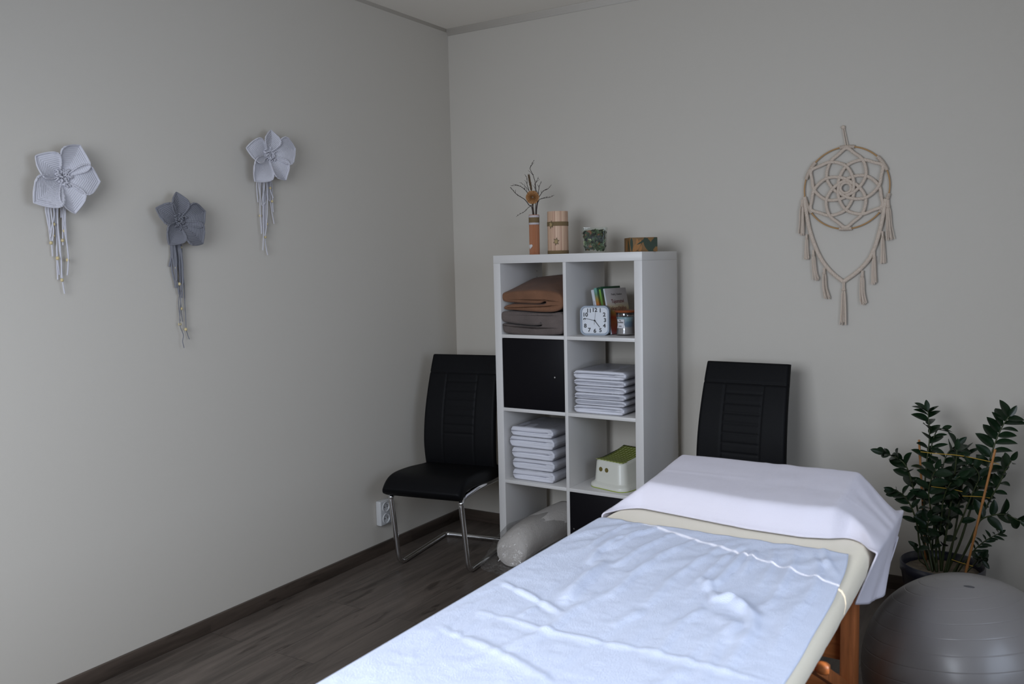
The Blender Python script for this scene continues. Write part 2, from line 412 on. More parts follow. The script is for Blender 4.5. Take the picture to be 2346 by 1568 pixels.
def door(u0, u1, z0, z1, ku, kz):
    d = spart('door', [sb(u0 + .002, u1 - .002, .001, .017, z0 + .002, z1 - .002)], M_black)
    k = MB(); k.lathe([(.0035, .001), (.0035, -.008), (.009, -.012), (.0095, -.019), (.006, -.023)], c=(ku, 0, kz), n=20, M=Matrix.Rotation(R(-90), 4, 'X') @ Matrix.Diagonal((1, 1, -1, 1)))
    kk = k.build('knob', M_knob, d, world=False)
    # shelf pins / hinge cup edge
    return d
door(.038, .3745, .745, 1.0805, .325, .905); door(.3905, .727, .042, .3775, .412, .205)
M_pin = mat('pin_dark', (.02, .02, .02))
for z in (1.36, 1.39): MB().lathe([(.0025, 0), (.0025, .001)], c=(.0375, .335, z), n=8, M=Matrix.Rotation(R(90), 4, 'Y')).build('pin_hole', M_pin, sh, world=False)

# ------------------------------------------------------------------ folded fleece blankets
def fleece(name, c, c2): return mat(name, c, rough=.95, bump=.9, scale=260, detail=6, sheen=.05, var=.22, vscale=9)
M_brown = fleece('caramel_fleece', srgb(114, 79, 57)[:3], 0); M_grey = fleece('grey_fleece', srgb(92, 82, 78)[:3], 0)
def zpx(v, x, y):   # pixel -> (u, z) on the shelf plane at depth v
    nn = Vector((-math.sin(STH), math.cos(STH), 0)); P0 = S(0, v, 0); d = ray(x, y); t = nn.dot(P0 - CAM) / nn.dot(d); P = CAM + d * t
    q = P - Vector((SX, SY, 0)); return (q.x * math.cos(STH) + q.y * math.sin(STH), P.z)
def pxpoly(pts, v, ox, oy, sc): return [zpx(v, ox + x / sc, oy + y / sc) for x, y in pts]
def resample(poly, n=3):
    p = smoothpath([(a, b, 0) for a, b in poly], n, True); return [(q.x, q.y) for q in p]
def wob(a, b, d, amp, f, sd=0):
    return noise.noise(Vector((a * f + sd, b * f, d * f))) * amp
# brown: pixel outline of the front (1100,560 crop, scale 6.53)
br = [(318,775),(360,752),(480,735),(640,722),(820,715),(980,722),(1120,745),(1215,800),(1245,880),(1240,960),(1180,1010),(1080,1032),(900,1032),(760,1025),(620,1012),(500,1003),(400,998),(362,975),(372,945),(430,925),(520,915),(680,915),(800,922),(900,925),(960,915),(990,890),(960,880),(900,905),(800,912),(680,905),(560,898),(470,893),(390,885),(335,855),(312,815)]
P = resample(pxpoly(br, .02, 1100, 560, 6.53), 3)
zb = 1.0965
def brmap(a, b, d):
    # the pile swells towards the back and the top
    k = min(1, d / .3); w1 = wob(a, b, d, .006, 9)
    up = (max(0, b - 1.165) / .05) * .028 * k
    return S(min(.3735, max(.0395, a + w1 * .4)), d, .004 + b + up + w1 * (.4 if b > 1.145 else .1))
b_ = MB().pillow(P, brmap, .012, .30, .012, 12)
blb = b_.build('folded_blanket', M_brown, origin=S(.2, .15, 1.14), auto=180)
tag(blb, 'caramel brown fleece blanket folded on top of the grey one in the shelf', 'blanket', 'folded blankets in the top left cell')
gr = [(345,1010),(420,1000),(600,1010),(760,1025),(900,1032),(1060,1035),(1180,1020),(1235,1060),(1250,1150),(1250,1260),(1225,1335),(1150,1352),(1000,1362),(860,1376),(700,1366),(560,1352),(440,1338),(370,1320),(345,1270),(338,1200),(360,1185),(450,1195),(560,1208),(700,1220),(820,1228),(900,1228),(930,1205),(900,1208),(820,1215),(700,1208),(560,1195),(450,1182),(370,1172),(325,1130),(308,1080),(318,1035)]
G = resample(pxpoly(gr, .01, 1100, 560, 6.53), 3)
zmin = min(b for a, b in G); 
def grmap(a, b, d):
    w1 = wob(a, b, d, .006, 8, 5); z = zb + .0005 + (b - zmin) * ((1.1475 - zb) / (max(q for _, q in G) - zmin)) if False else b
    return S(min(.3738, max(.0392, a + w1 * .5)), d, max(zb + .0005, b + w1 * .3 * (b > zb + .012)))
blg = MB().pillow(G, grmap, .0, .30, .012, 12).build('folded_blanket', M_grey, origin=S(.2, .15, zb), auto=180)
tag(blg, 'dark grey fleece blanket folded flat under the brown one in the shelf', 'blanket', 'folded blankets in the top left cell')

# ------------------------------------------------------------------ packed sheets
M_linen = mat('white_cotton', srgb(212, 212, 220)[:3], rough=.95, bump=.9, scale=7, detail=4, stretch=(1, 1, 26))
M_film = film('clear_film', gloss=.02, rough=.07, bump=.7, scale=30)
def pack(u0, u1, z0, z1, v0, v1, seed, name, lab, grp, crease=True, wavy=.004, filmed=True, bagtop=0):
    rnd = random.Random(seed); h = z1 - z0; n = 26; top = []; bot = []
    for i in range(n + 1):
        t = i / n; a = u0 + (u1 - u0) * t
        e = math.sqrt(max(0, 1 - abs(2*t - 1)**16)); cz = z0 + h/2
        wv = math.sin(t * PI * rnd.choice((1, 1)) + seed) * 0
        top.append((a, cz + h/2 * (.45 + .55 * e) + wavy * .3 * noise.noise(Vector((t*4, seed, 0)))))
        bot.append((a, cz - h/2 * (.45 + .55 * e)))
    right = [(u1 + .003, z0 + h * k) for k in (.3, .5, .7)]
    # layer edge cut in from the left or the right
    side = rnd.random() < .5; mid = z0 + h * (.45 + .15 * rnd.random()); cut = []
    if crease:
        dpt = (u1 - u0) * (.82 + .12 * rnd.random()); hh = .0005
        sag = .004 * (rnd.random() - .5)
        cut = [(u0 + dpt * k, mid + hh + sag * math.sin(k * PI)) for k in (0, .25, .5, .75, .95)] + [(u0 + dpt, mid)] + [(u0 + dpt * k, mid - hh + sag * math.sin(k * PI)) for k in (.95, .75, .5, .25, 0)]
    poly = bot + right + list(reversed(top)) + cut
    o = thing(name, lab, 'packed sheet', S((u0+u1)/2, (v0+v1)/2, z0), STH, grp)
    def fm(a, b, d):
        w1 = noise.noise(Vector((a*14 + seed, b*30, d*12))) * .0018
        return S(a + w1, d, b + w1 * .3)
    MB().pillow(poly, fm, v0, v1, .006, 8).build('folded_sheet', M_linen, o, auto=180)
    if filmed:
        f = MB(); k = 14; m = 18
        out = rrect((u0+u1)/2 + .002, (z0+z1)/2, (u1-u0) + .012, h + .0005, h * .42, 4)
        rs = []
        for d, sc in ((v0 - .006, .80), (v0 - .007, .97), (v0 + .01, 1), ((v0+v1)/2, 1.0), (v1 - .02, 1), (v1 + .006, .9)):
            cx = sum(p[0] for p in out)/len(out); cz = sum(p[1] for p in out)/len(out)
            rs.append([S(cx + (p[0]-cx)*sc + .001*math.sin(7*j+seed), d + .0015*math.sin(5*j+seed*3), cz + (p[1]-cz)*min(1, sc)) for j, p in enumerate(out)])
        f.rings(rs, cap=False)
        if bagtop:
            # the loose bag rises behind the top pack
            f.grid(lambda i, j: S(u0 - .002 + (u1 - u0 + .04) * i, v0 + .01 + (v1 - v0 - .02) * j, z1 + .001 + bagtop * math.sin(min(1, j * 1.15) * PI * .62) * (.65 + .35 * math.sin(i * PI)) + .002 * noise.noise(Vector((i*6, j*6, seed)))), 16, 12)
        f.build('plastic_wrap', M_film, o)
    return o
# right cell, third row from below: crop 1290,790 scale 8.71
pz = [.7455, .7835, .8115, .8405, .8715, .9025, .942]
orders = ['lowest of six', 'second lowest of six', 'third lowest of six', 'third highest of six', 'second highest of six', 'topmost of six']
for i in range(6):
    dx = (-.001, .004, .003, .003, .0, -.001)[i]
    pack(.411 + dx, .664 - (.006 if i == 0 else 0) + (0, .004, .004, .006, .004, .006)[i]*.5, pz[i] + .0005, pz[i+1] - .0005, .025, .315, 3 + i, 'packed_sheet',
         'clear-wrapped white sheet, %s in the shelf cell under the clock' % orders[i], 'white sheet packs in the right cell', bagtop=.03 if i == 5 else 0)
qz = [.394, .447, .500, .553, .607, .6535]
orders = ['lowest of five', 'second lowest of five', 'middle of five', 'second highest of five', 'topmost of five']
for i in range(5):
    o = pack(.064 + (0, 0, -.003, -.014, -.006)[i], .292 + (0, 0, .002, .002, -.004)[i], qz[i] + .0005, qz[i+1] - .0005, .03, .315, 20 + i, 'packed_sheet',
         'thick folded white sheet, %s in the cell under the black door' % orders[i], 'white sheet packs in the left cell', bagtop=.018 if i == 4 else 0)

# ------------------------------------------------------------------ padded roll in plastic
M_roll = mat('cream_padding', srgb(190, 184, 178)[:3], rough=.85, bump=.8, scale=140, detail=3)
ro = thing('wrapped_roll', 'off white padded roll in clear plastic sticking out of the bottom left cell', 'wrapped roll', S(.185, .1, .042), STH)
prof = [(r_ * .84, a_) for r_, a_ in [(.0, -.140), (.05, -.139), (.078, -.132), (.092, -.116), (.098, -.09), (.1, 0), (.101, .1), (.1, .22), (.094, .3), (.07, .325), (0, .33)]]
pr2 = []
for (r0, a0), (r1, a1) in zip(prof, prof[1:]):
    for k in range(4): pr2.append((r0 + (r1-r0)*k/4, a0 + (a1-a0)*k/4))
pr2.append(prof[-1]); rs = []
for r_, a_ in pr2[1:-1]:
    ring = []
    for j in range(48):
        th = 2*PI*j/48; rr = r_ * (1 + .035 * noise.noise(Vector((math.cos(th)*1.5, math.sin(th)*1.5, a_*7))))
        sag = -.045 * max(0, -(a_ - .02) / .15) ** 1.5
        x = rr * math.cos(th) * 1.05; z = rr * math.sin(th) * (.95)
        zz = .042 + .086 + z + sag + .03 * max(0, a_) / .3
        if a_ > -.004: zz = max(.0445, zz)
        zz = max(.004, zz)
        ring.append(S(min(.372, max(.0395, .158 + x + .045 * a_ / .3)) if a_ > -.004 else .158 + x * 1.0 + .045 * a_ / .3, a_, min(zz, .374)))
    rs.append(ring)
MB().rings(rs).build('padded_roll', M_roll, ro, auto=180)
# seam line across the roll and the loose bag end
rs = []
for a_, sc, dz in ((.2, 1.06, .002), (.1, 1.05, .002), (0, 1.04, 0), (-.06, 1.09, -.004), (-.12, 1.14, -.02), (-.155, 1.18, -.035), (-.185, 1.2, -.05), (-.215, 1.15, -.058)):
    ring = []
    for j in range(40):
        th = 2*PI*j/40; q = .084 * sc * (1 + .08 * noise.noise(Vector((math.cos(th)*3, math.sin(th)*3, a_*20 + 3))))
        flat = 1 if a_ > -.1 else max(.18, 1 - (-.1 - a_) * 7)
        z = .042 + .086 + dz + q * math.sin(th) * flat - (1 - flat) * .055
        x = .158 + q * 1.05 * math.cos(th) + .045 * a_ / .3
        if a_ > -.01: x = min(.3725, max(.0390, x)); z = max(.0435, min(z, .375))
        ring.append(S(x, a_, max(.002, z)))
    rs.append(ring)
MB().rings(rs, cap=False).build('plastic_bag', film('bag_film', gloss=.06, rough=.1, bump=.9, scale=30), ro, auto=180)

# ------------------------------------------------------------------ clock
M_clockframe = mat('slate_blue_plastic', srgb(128, 139, 152)[:3], rough=.35); M_dial = mat('dial_white', srgb(200, 203, 208)[:3], rough=.5)
M_ink = mat('black_ink', (.012, .012, .014), rough=.5)
cu_, cz_ = .4895, 1.0965
c0 = S(cu_, .095, cz_)
ck = thing('table_clock', 'square table clock with a grey blue rim and black numerals', 'clock', c0, STH + R(13))
def CL(x, y, z): return mtx(ck) @ Vector((x, y, z))
W_ = .136
b = MB(); o_ = rrect(0, W_/2, W_, W_, .026, 8); i_ = rrect(0, W_/2, W_ - .018, W_ - .018, .019, 8)
def ringy(p, y): return [CL(a, y, z) for a, z in p]
def scl(p, k): return [(a*k, (z - W_/2)*k + W_/2) for a, z in p]
b.rings([ringy(i_, -.014), ringy(scl(i_, 1.02), -.019), ringy(scl(o_, .985), -.019), ringy(o_, -.014), ringy(o_, .012), ringy(scl(o_, .95), .02), ringy(scl(i_, .6), .02)], cap=False)
b.build('clock_frame', M_clockframe, ck, auto=50)
b = MB(); b.rings([ringy(i_, -.0141), ringy(i_, -.008)]); b.build('dial', M_dial, ck, auto=30)
for k in range(1, 13):
    a = R(90 - 30*k); rx, rz = .0475, .0475
    # numerals on a rounded square track
    q = 1 / max(abs(math.cos(a)), abs(math.sin(a))); kx = .6 + .4 * q * .86
    x = rx * math.cos(a) * (.7 + .3*q); z = rz * math.sin(a) * (.7 + .3*q)
    x, z = {12: (0, .0475), 1: (.0262, .0455), 2: (.0445, .0265), 3: (.0478, .001), 4: (.0445, -.024), 5: (.0262, -.0445), 6: (0, -.0475), 7: (-.026, -.0435), 8: (-.0445, -.0245), 9: (-.0478, .0012), 10: (-.044, .0262), 11: (-.0262, .0445)}[k]
    text(str(k), .0245, frame(CL(x, -.0144, W_/2 + z), CL(1, 0, 0) - CL(0, 0, 0), CL(0, 0, 1) - CL(0, 0, 0)), M_ink, ck, 'numeral', bold=.0009)
def hand(nm, ang, ln, tail, wdt, y, m=M_ink):
    a = R(90 - ang); d = Vector((math.cos(a), math.sin(a))); p = Vector((-d.y, d.x)); b = MB()
    q = [(-tail*d + p*wdt*.8), (-tail*d - p*wdt*.8), (ln*d - p*wdt*.6), (ln*d + p*wdt*.6)]
    b.rings([[CL(v.x, y, W_/2 + v.y) for v in q], [CL(v.x, y - .0008, W_/2 + v.y) for v in q]]); b.build(nm, m, ck, smooth=False)
hand('hour_hand', 143, .038, .004, .0022, -.0150); hand('minute_hand', 283, .047, .005, .0015, -.0162); hand('second_hand', 7, .042, .018, .0005, -.0174)
MB().lathe([(.0035, 0), (.003, .004)], c=CL(0, -.0145, W_/2), n=16, M=Matrix.Rotation(R(90), 4, 'X')).build('hand_cap', M_ink, ck)

# ------------------------------------------------------------------ books
def book(u, w, h, dep, lean, yaw, cover, spine, page, name, lab, v=.13, spine_m=None):
    """bottom-left-front corner at (u, v); leans to the left, spine faces the room"""
    o = thing(name, lab, 'book', S(u, v, 1.0965), STH + R(yaw), 'books in the top right cell')
    Rl = Matrix.Rotation(R(-lean), 4, 'Y')
    def X(x, y, z):
        q = Rl @ Vector((x, y, z)); q.z += w * math.sin(R(lean)) ; return mtx(o) @ q
    T = Matrix.Translation((0, 0, w * math.sin(R(lean)))); MM = mtx(o) @ T @ Rl
    t = .0016
    b = MB(); b.box((0, 0, 0), (t, dep, h), MM); b.box((w - t, 0, 0), (w, dep, h), MM); b.build('cover', cover, o, bevel=.0004, auto=30)
    MB().box((0, -.0012, 0), (w, .0012, h), MM).build('spine', spine, o, bevel=.0006)
    MB().box((t, .0015, .003), (w - t, dep - .003, h - .003), MM).build('pages', page, o, smooth=False)
    return o, MM
M_page = mat('book_pages', srgb(205, 198, 184)[:3], rough=.8)
def plain(n, r, g, b, rough=.35): return mat(n, srgb(r, g, b)[:3], rough=rough)
M_bw = plain('book_white', 196, 200, 206); M_bdg = plain('book_dark_green', 40, 78, 56)
o1, m1 = book(.4865, .0145, .205, .13, 12, -14, M_bw, M_bw, M_page, 'paperback_book', 'thin white paperback with letters down its spine, leftmost on the shelf')
text('ALMANACH', .0085, m1 @ frame((.0072, -.0014, .125), (0, 0, -1), (1, 0, 0)), mat('spine_lettering', srgb(110, 100, 120)[:3]), o1, 'spine_lettering', sx=1.0, spacing=1.25)
M_teal = ramp_mat('book_teal_to_orange', [(0, srgb(150, 70, 25)), (.66, srgb(176, 92, 40)), (.80, srgb(150, 122, 52)), (.92, srgb(96, 128, 100)), (1, srgb(104, 150, 138))], 'Z', 0, .2)
o2, m2 = book(.5020, .0150, .213, .13, 12, -14, M_teal, M_teal, M_page, 'paperback_book', 'paperback with a teal spine fading to orange, between white and green books')
M_grn = ramp_mat('book_olive_green', [(0, srgb(84, 46, 12)), (.66, srgb(92, 60, 14)), (.82, srgb(60, 72, 24)), (1, srgb(30, 66, 44))], 'Z', 0, .2)
o3, m3 = book(.5180, .0250, .214, .135, 12, -14, M_grn, M_grn, M_page, 'paperback_book', 'dark green paperback with a bright green band down its spine')
MB().box((.0115, -.0019, .005), (.0215, -.0012, .203), m3).build('spine_band', ramp_mat('bright_green', [(0, srgb(70, 110, 56)), (.66, srgb(80, 116, 50)), (1, srgb(112, 158, 62))], 'Z', 0, .2), o3, smooth=False)
M_cov = ramp_mat('book_grey_sunset', [(0, srgb(120, 80, 88)), (.18, srgb(126, 58, 42)), (.33, srgb(140, 78, 42)), (.45, srgb(150, 52, 26)), (.56, srgb(158, 118, 52)), (.68, srgb(176, 160, 128)), (.8, srgb(172, 165, 160)), (1, srgb(168, 162, 160))], 'Z', 0, .2, wav=.02, wscale=25)
o4, m4 = book(.5480, .0085, .212, .142, 12, -17, M_cov, M_bw, M_page, 'paperback_book', 'grey paperback with dark red title and sunset colours, its front cover showing')
M_tt = mat('title_dark_red', srgb(96, 40, 44)[:3]); M_tg = mat('author_grey', srgb(88, 84, 82)[:3])
for s_, z_, sz, m_ in (('Frank J. Kinslow', .183, .0125, M_tg), ('Tajemství', .150, .025, M_tt), ('okamžitého', .118, .025, M_tt), ('léčení', .086, .025, M_tt)):
    text(s_, sz, m4 @ frame((.0087, .073, z_), (0, 1, 0), (0, 0, 1)), m_, o4, 'title_lettering', sx=.88, bold=.0002)

# ------------------------------------------------------------------ scented candle
M_glass = film('clear_glass', gloss=.05, rough=.03, bump=0)
M_lid = mat('lid_wood', srgb(132, 66, 30)[:3], rough=.4, var=.15, vscale=30, bump=.1)
M_wax = ramp_mat('layered_wax', [(0, srgb(138, 134, 132)), (.42, srgb(134, 132, 132)), (.5, srgb(84, 104, 124)), (.72, srgb(92, 122, 142)), (.8, srgb(128, 158, 168)), (1, srgb(140, 170, 178))], 'Z', 0, .085, rough=.45)
M_dk = mat('dark_gasket', (.015, .013, .013), rough=.4)
cc = S(.622, .132, 1.0965)
cn = thing('candle_jar', 'hourglass glass jar candle with blue and grey wax and a wooden lid', 'candle', cc, STH)
MB().lathe([(.0, 0), (.040, 0), (.0425, .004), (.0425, .012), (.040, .035), (.0385, .05), (.040, .07), (.043, .088), (.0415, .1005), (.0405, .1005), (.0415, .088), (.0385, .07), (.037, .05), (.0385, .035), (.0405, .012), (.039, .006), (0, .006)], c=cc, n=48, cap=False).build('glass_jar', M_glass, cn)
MB().lathe([(.001, .0065), (.0385, .0065), (.0402, .013), (.0382, .035), (.0367, .05), (.0382, .07), (.0405, .083), (.038, .0845), (.001, .0845)], c=cc, n=48).build('wax', M_wax, cn, auto=60)
MB().lathe([(.0, .093), (.038, .093), (.040, .097), (.041, .104), (0, .104)], c=cc, n=40).build('lid_gasket', M_dk, cn)
MB().lathe([(.0, .1045), (.046, .1045), (.050, .109), (.0505, .113), (.048, .1145), (0, .1145)], c=cc, n=48).build('lid', M_lid, cn)
MB().box((-.008, -.001, .083), (.008, .001, .0925), Matrix.Translation(cc)).build('wooden_wick', M_dk, cn, smooth=False)
lb = MB(); la = R(-100)
lb.grid(lambda i, j: cc + Vector((math.cos(la + (i - .5) * .95) * (.0425 - .0022*math.sin(j*PI)), math.sin(la + (i - .5) * .95) * (.0425 - .0022*math.sin(j*PI)), .035 + .040 * j)), 12, 6)
lab = lb.build('paper_label', mat('label_white', srgb(205, 204, 208)[:3], rough=.6), cn)
md = lab.modifiers.new('s', 'SOLIDIFY'); md.thickness = .0003
ld = Vector((math.cos(la), math.sin(la), 0)); lx = Vector((-math.sin(la), math.cos(la), 0))
for s_, z_, sz in (('The', .069, .007), ('WoodWick', .061, .008), ('CANDLE', .044, .0045)):
    text(s_, sz, frame(cc + ld * .0432 + Vector((0, 0, z_)), lx, (0, 0, 1)), M_tg, cn, 'label_lettering', sx=.85, bold=.0002)
jc = S(.694, .235, 1.0965)
j2 = thing('glass_tumbler', 'small clear glass holding a pinkish candle, half hidden behind the lidded candle', 'candle glass', jc, STH)
MB().lathe([(0, 0), (.024, 0), (.027, .004), (.031, .09), (.030, .09), (.026, .008), (0, .008)], c=jc, n=32, cap=False).build('glass', M_glass, j2)
MB().lathe([(0, .0085), (.0255, .0085), (.028, .07), (0, .07)], c=jc, n=32).build('wax', mat('pink_wax', srgb(150, 120, 112)[:3], rough=.5), j2, auto=60)

# ------------------------------------------------------------------ step stool
M_st = mat('stool_white_plastic', srgb(204, 203, 192)[:3], rough=.35)
def stool_top_mat():
    m = bpy.data.materials.new('green_dotted_grip'); m.use_nodes = True; nt = m.node_tree; N = nt.nodes; L = nt.links
    b = N['Principled BSDF']; b.inputs['Roughness'].default_value = .5
    tc = N.new('ShaderNodeTexCoord'); mp = N.new('ShaderNodeMapping'); mp.inputs['Scale'].default_value = (55, 55, 0); L.new(tc.outputs['Object'], mp.inputs['Vector'])
    vo = N.new('ShaderNodeTexVoronoi'); vo.voronoi_dimensions = '2D'; vo.inputs['Randomness'].default_value = 0; vo.inputs['Scale'].default_value = 1
    L.new(mp.outputs[0], vo.inputs['Vector']); r = N.new('ShaderNodeValToRGB'); e = r.color_ramp.elements
    e[0].position = .33; e[1].position = .40; e[0].color = srgb(158, 164, 108); e[1].color = srgb(104, 116, 30)
    L.new(vo.outputs['Distance'], r.inputs['Fac']); L.new(r.outputs['Color'], b.inputs['Base Color']); return m
so_ = S(.5475, .045, .3938)
st = thing('step_stool', 'small white plastic step stool with green dotted top and two round holes', 'step stool', so_, STH - R(14))
LM = mtx(st)
def stl(w, d, z, r, dz=0, oy=.135): return [LM @ Vector((a, y + oy, z + (dz(y) if dz else 0))) for a, y in rrect(0, 0, w, d, r, 8)]
dip = lambda y: .0 + .038 * max(0, (y + .05) / .17) ** 1.6
prof = [(.215, .262, .0035, .045), (.217, .264, .012, .046), (.212, .258, .02, .045), (.192, .236, .026, .04), (.186, .230, .032, .04), (.172, .218, .115, .036), (.166, .212, .124, .034), (.150, .198, .1285, .028)]
rs = []
for w_, d_, z_, r_ in prof: rs.append(stl(w_, d_, z_, r_, (lambda y, k=max(0, z_ - .03) / .1: dip(y) * k)))
MB().rings(rs, cap=False).build('stool_body', M_st, st, auto=60)
MB().grid(lambda i, j: LM @ Vector(((i - .5) * .156 , -.102 + j * .204 + .135, .1285 + dip(-.102 + j * .204) + .0004)), 8, 16).build('grip_top', stool_top_mat(), st).modifiers.new('s', 'SOLIDIFY').thickness = .002
rs = [stl(.213, .26, .0, .045), stl(.2165, .2635, .0005, .046), stl(.2165, .2635, .0034, .046), stl(.2, .24, .0036, .045)]
MB().rings(rs).build('base_rim', mat('lime_rubber', srgb(142, 160, 34)[:3], rough=.5), st, auto=30)
for x in (-.040, -.005):
    MB().lathe([(.0085, 0), (.0105, .0005), (.0105, .004), (0, .004)], c=LM @ Vector((x, .014 + .0135, .086)), n=24, M=Matrix.Rotation(STH - R(14), 4, 'Z') @ Matrix.Rotation(R(84), 4, 'X')).build('grip_hole', mat('hole_olive', srgb(96, 84, 30)[:3], rough=.7), st, auto=30)

# ------------------------------------------------------------------ on the shelf top
ZT = 1.470
M_bark = mat('twig_bark', srgb(52, 40, 36)[:3], rough=.8, bump=.5, scale=200)
def ribbed(name, c1, c2, sc):
    m = bpy.data.materials.new(name); m.use_nodes = True; nt = m.node_tree; N = nt.nodes; L = nt.links
    b = N['Principled BSDF']; b.inputs['Roughness'].default_value = .6
    tc = N.new('ShaderNodeTexCoord'); mp = N.new('ShaderNodeMapping'); mp.inputs['Scale'].default_value = (sc, sc, 1.2); L.new(tc.outputs['Object'], mp.inputs['Vector'])
    n = N.new('ShaderNodeTexNoise'); n.inputs['Scale'].default_value = 1; n.inputs['Detail'].default_value = 3; L.new(mp.outputs[0], n.inputs['Vector'])
    r = N.new('ShaderNodeValToRGB'); e = r.color_ramp.elements; e[0].position = .35; e[1].position = .65; e[0].color = c1; e[1].color = c2
    L.new(n.outputs['Fac'], r.inputs['Fac']); L.new(r.outputs['Color'], b.inputs['Base Color']); return m
M_jute = mat('jute_ribbon', srgb(116, 96, 66)[:3], rough=.95, bump=1, scale=400)
vc = S(.140, .15, ZT)
va = thing('tube_vase', 'slim ribbed orange tube vase with jute and lace band and white heart', 'vase', vc, STH)
rs = []
for z_ in (.0, .19):
    rs.append([vc + Vector(((.0235 + .0011 * math.cos(22 * 2*PI*j/176)) * math.cos(2*PI*j/176), (.0235 + .0011 * math.cos(22 * 2*PI*j/176)) * math.sin(2*PI*j/176), z_)) for j in range(176)])
rs.append([vc + Vector((.0205 * math.cos(2*PI*j/176), .0205 * math.sin(2*PI*j/176), .19)) for j in range(176)]); rs.append([vc + Vector((.0205 * math.cos(2*PI*j/176), .0205 * math.sin(2*PI*j/176), .10)) for j in range(176)])
MB().rings(rs).build('tube', mat('ribbed_orange_card', srgb(162, 106, 72)[:3], rough=.7), va, auto=30)
MB().lathe([(.0250, .152), (.0256, .153), (.0256, .177), (.0250, .178)], c=vc, n=40, cap=False).build('jute_band', M_jute, va)
lc = MB()
for z0_, z1_ in ((.143, .152), (.177, .187)):
    lc.rings([[vc + Vector((.0262 * math.cos(2*PI*j/80), .0262 * math.sin(2*PI*j/80), z_ + (.0014 * math.cos(20*2*PI*j/80) if k == 0 else 0))) for j in range(80)] for k, z_ in enumerate((z0_, z1_))], cap=False)
lc.build('lace_band', mat('lace', srgb(186, 178, 180)[:3], rough=.9), va)
ht = []
for k in range(40):
    t = 2*PI*k/40; ht.append((.016*math.sin(t)**3*.8, (.013*math.cos(t)-.005*math.cos(2*t)-.002*math.cos(3*t)-.001*math.cos(4*t))*.8))
ha = R(-112)
def hpt(x, z, r): return vc + Vector((math.cos(ha + x / .0245) * r, math.sin(ha + x / .0245) * r, .040 + z))
hb = MB(); hb.rings([[hpt(x, z, .0246) for x, z in ht], [hpt(x, z, .0266) for x, z in ht]]); hb.build('heart', mat('heart_white', srgb(205, 202, 200)[:3]), va, smooth=False)
# twigs, each its own thing, read off the picture at the vase's depth
def tw(pts, r0, r1, i, lab, buds=True):
    cy = S(.14, .15, 0).y; P = []
    n_ = len(pts)
    for k, (x, y) in enumerate(pts):
        off = math.sin(i * 2.4) * .05 * (k / (n_ - 1)) if n_ > 1 else 0
        P.append(on(1, cy + off, 1120 + x / 6.533, 360 + y / 6.533))
    P = [vc + Vector((.006 * math.cos(i * 2.1), .006 * math.sin(i * 2.1), .03))] + P
    sp = smoothpath(P, 5); m = len(sp); b = MB()
    sp = [p + Vector((noise.noise(p * 60), noise.noise(p * 60 + Vector((9, 0, 0))), 0)) * .0015 for p in sp]
    b.tube(sp, [r0 + (r1 - r0) * k / (m - 1) for k in range(m)], 6)
    rnd = random.Random(i)
    for k in range(m // 2, m - 1, 3):
        p = sp[k]; b.ball(p + Vector((rnd.uniform(-1, 1), 0, rnd.uniform(0, 1))) * .0025, .0019, 6, 5)
    if m > 12 and buds:
        for k in (m // 2, 2 * m // 3):
            d = (sp[k+1] - sp[k]).normalized(); s_ = 1 if rnd.random() < .5 else -1
            q = sp[k] + (d + Vector((s_ * .8, 0, .2))) * rnd.uniform(.012, .022)
            b.tube([sp[k], (sp[k] + q) / 2 + Vector((0, 0, .002)), q], [r1 * 1.3, r1, r1 * .7], 5)
    o = b.build('dried_twig', M_bark, origin=vc + Vector((0, 0, .03)), auto=180)
    tag(o, lab, 'twig', 'dried twigs in the tube vase')
TW = [([(700,790),(715,600),(705,480),(690,370),(660,270),(620,190),(620,150),(645,110),(650,90),(672,55)], .0022, .0008, 'tallest dried twig, rising straight up and kinked at its tip'),
      ([(650,795),(600,720),(540,640),(440,575),(385,530),(345,480),(318,455)], .0024, .0009, 'dark twig spreading to the left with its tip curving up'),
      ([(655,790),(620,600),(565,520),(510,465),(460,435),(400,425),(325,430)], .0022, .0009, 'twig arching left over the rose and ending level'),
      ([(660,790),(640,640),(600,500),(570,400),(570,320),(540,262)], .0022, .0009, 'twig standing just left of the grass spike'),
      ([(710,790),(735,640),(745,500),(765,420),(785,360)], .0024, .0009, 'upright twig directly right of the rose'),
      ([(715,790),(745,620),(790,540),(830,500),(880,480),(935,415)], .0022, .0008, 'twig bending right and upward with buds near its tip'),
      ([(718,790),(750,650),(790,625),(860,610),(920,600),(978,568)], .0020, .0007, 'thin twig reaching furthest right, almost level'),
      ([(665,780),(610,745),(560,790),(520,825),(460,855),(408,895)], .0016, .0006, 'thin twig drooping down left over the vase rim'),
      ([(700,780),(700,560),(690,430),(720,350),(742,296)], .0018, .0007, 'fine twig leaning right behind the rose, ending in a small hook'),
      ([(670,780),(600,640),(560,470),(500,400),(455,380)], .0014, .0005, 'faint pale twig pointing up left behind the others')]
for i, (p_, a_, b_, l_) in enumerate(TW): tw(p_, a_, b_, i, l_)
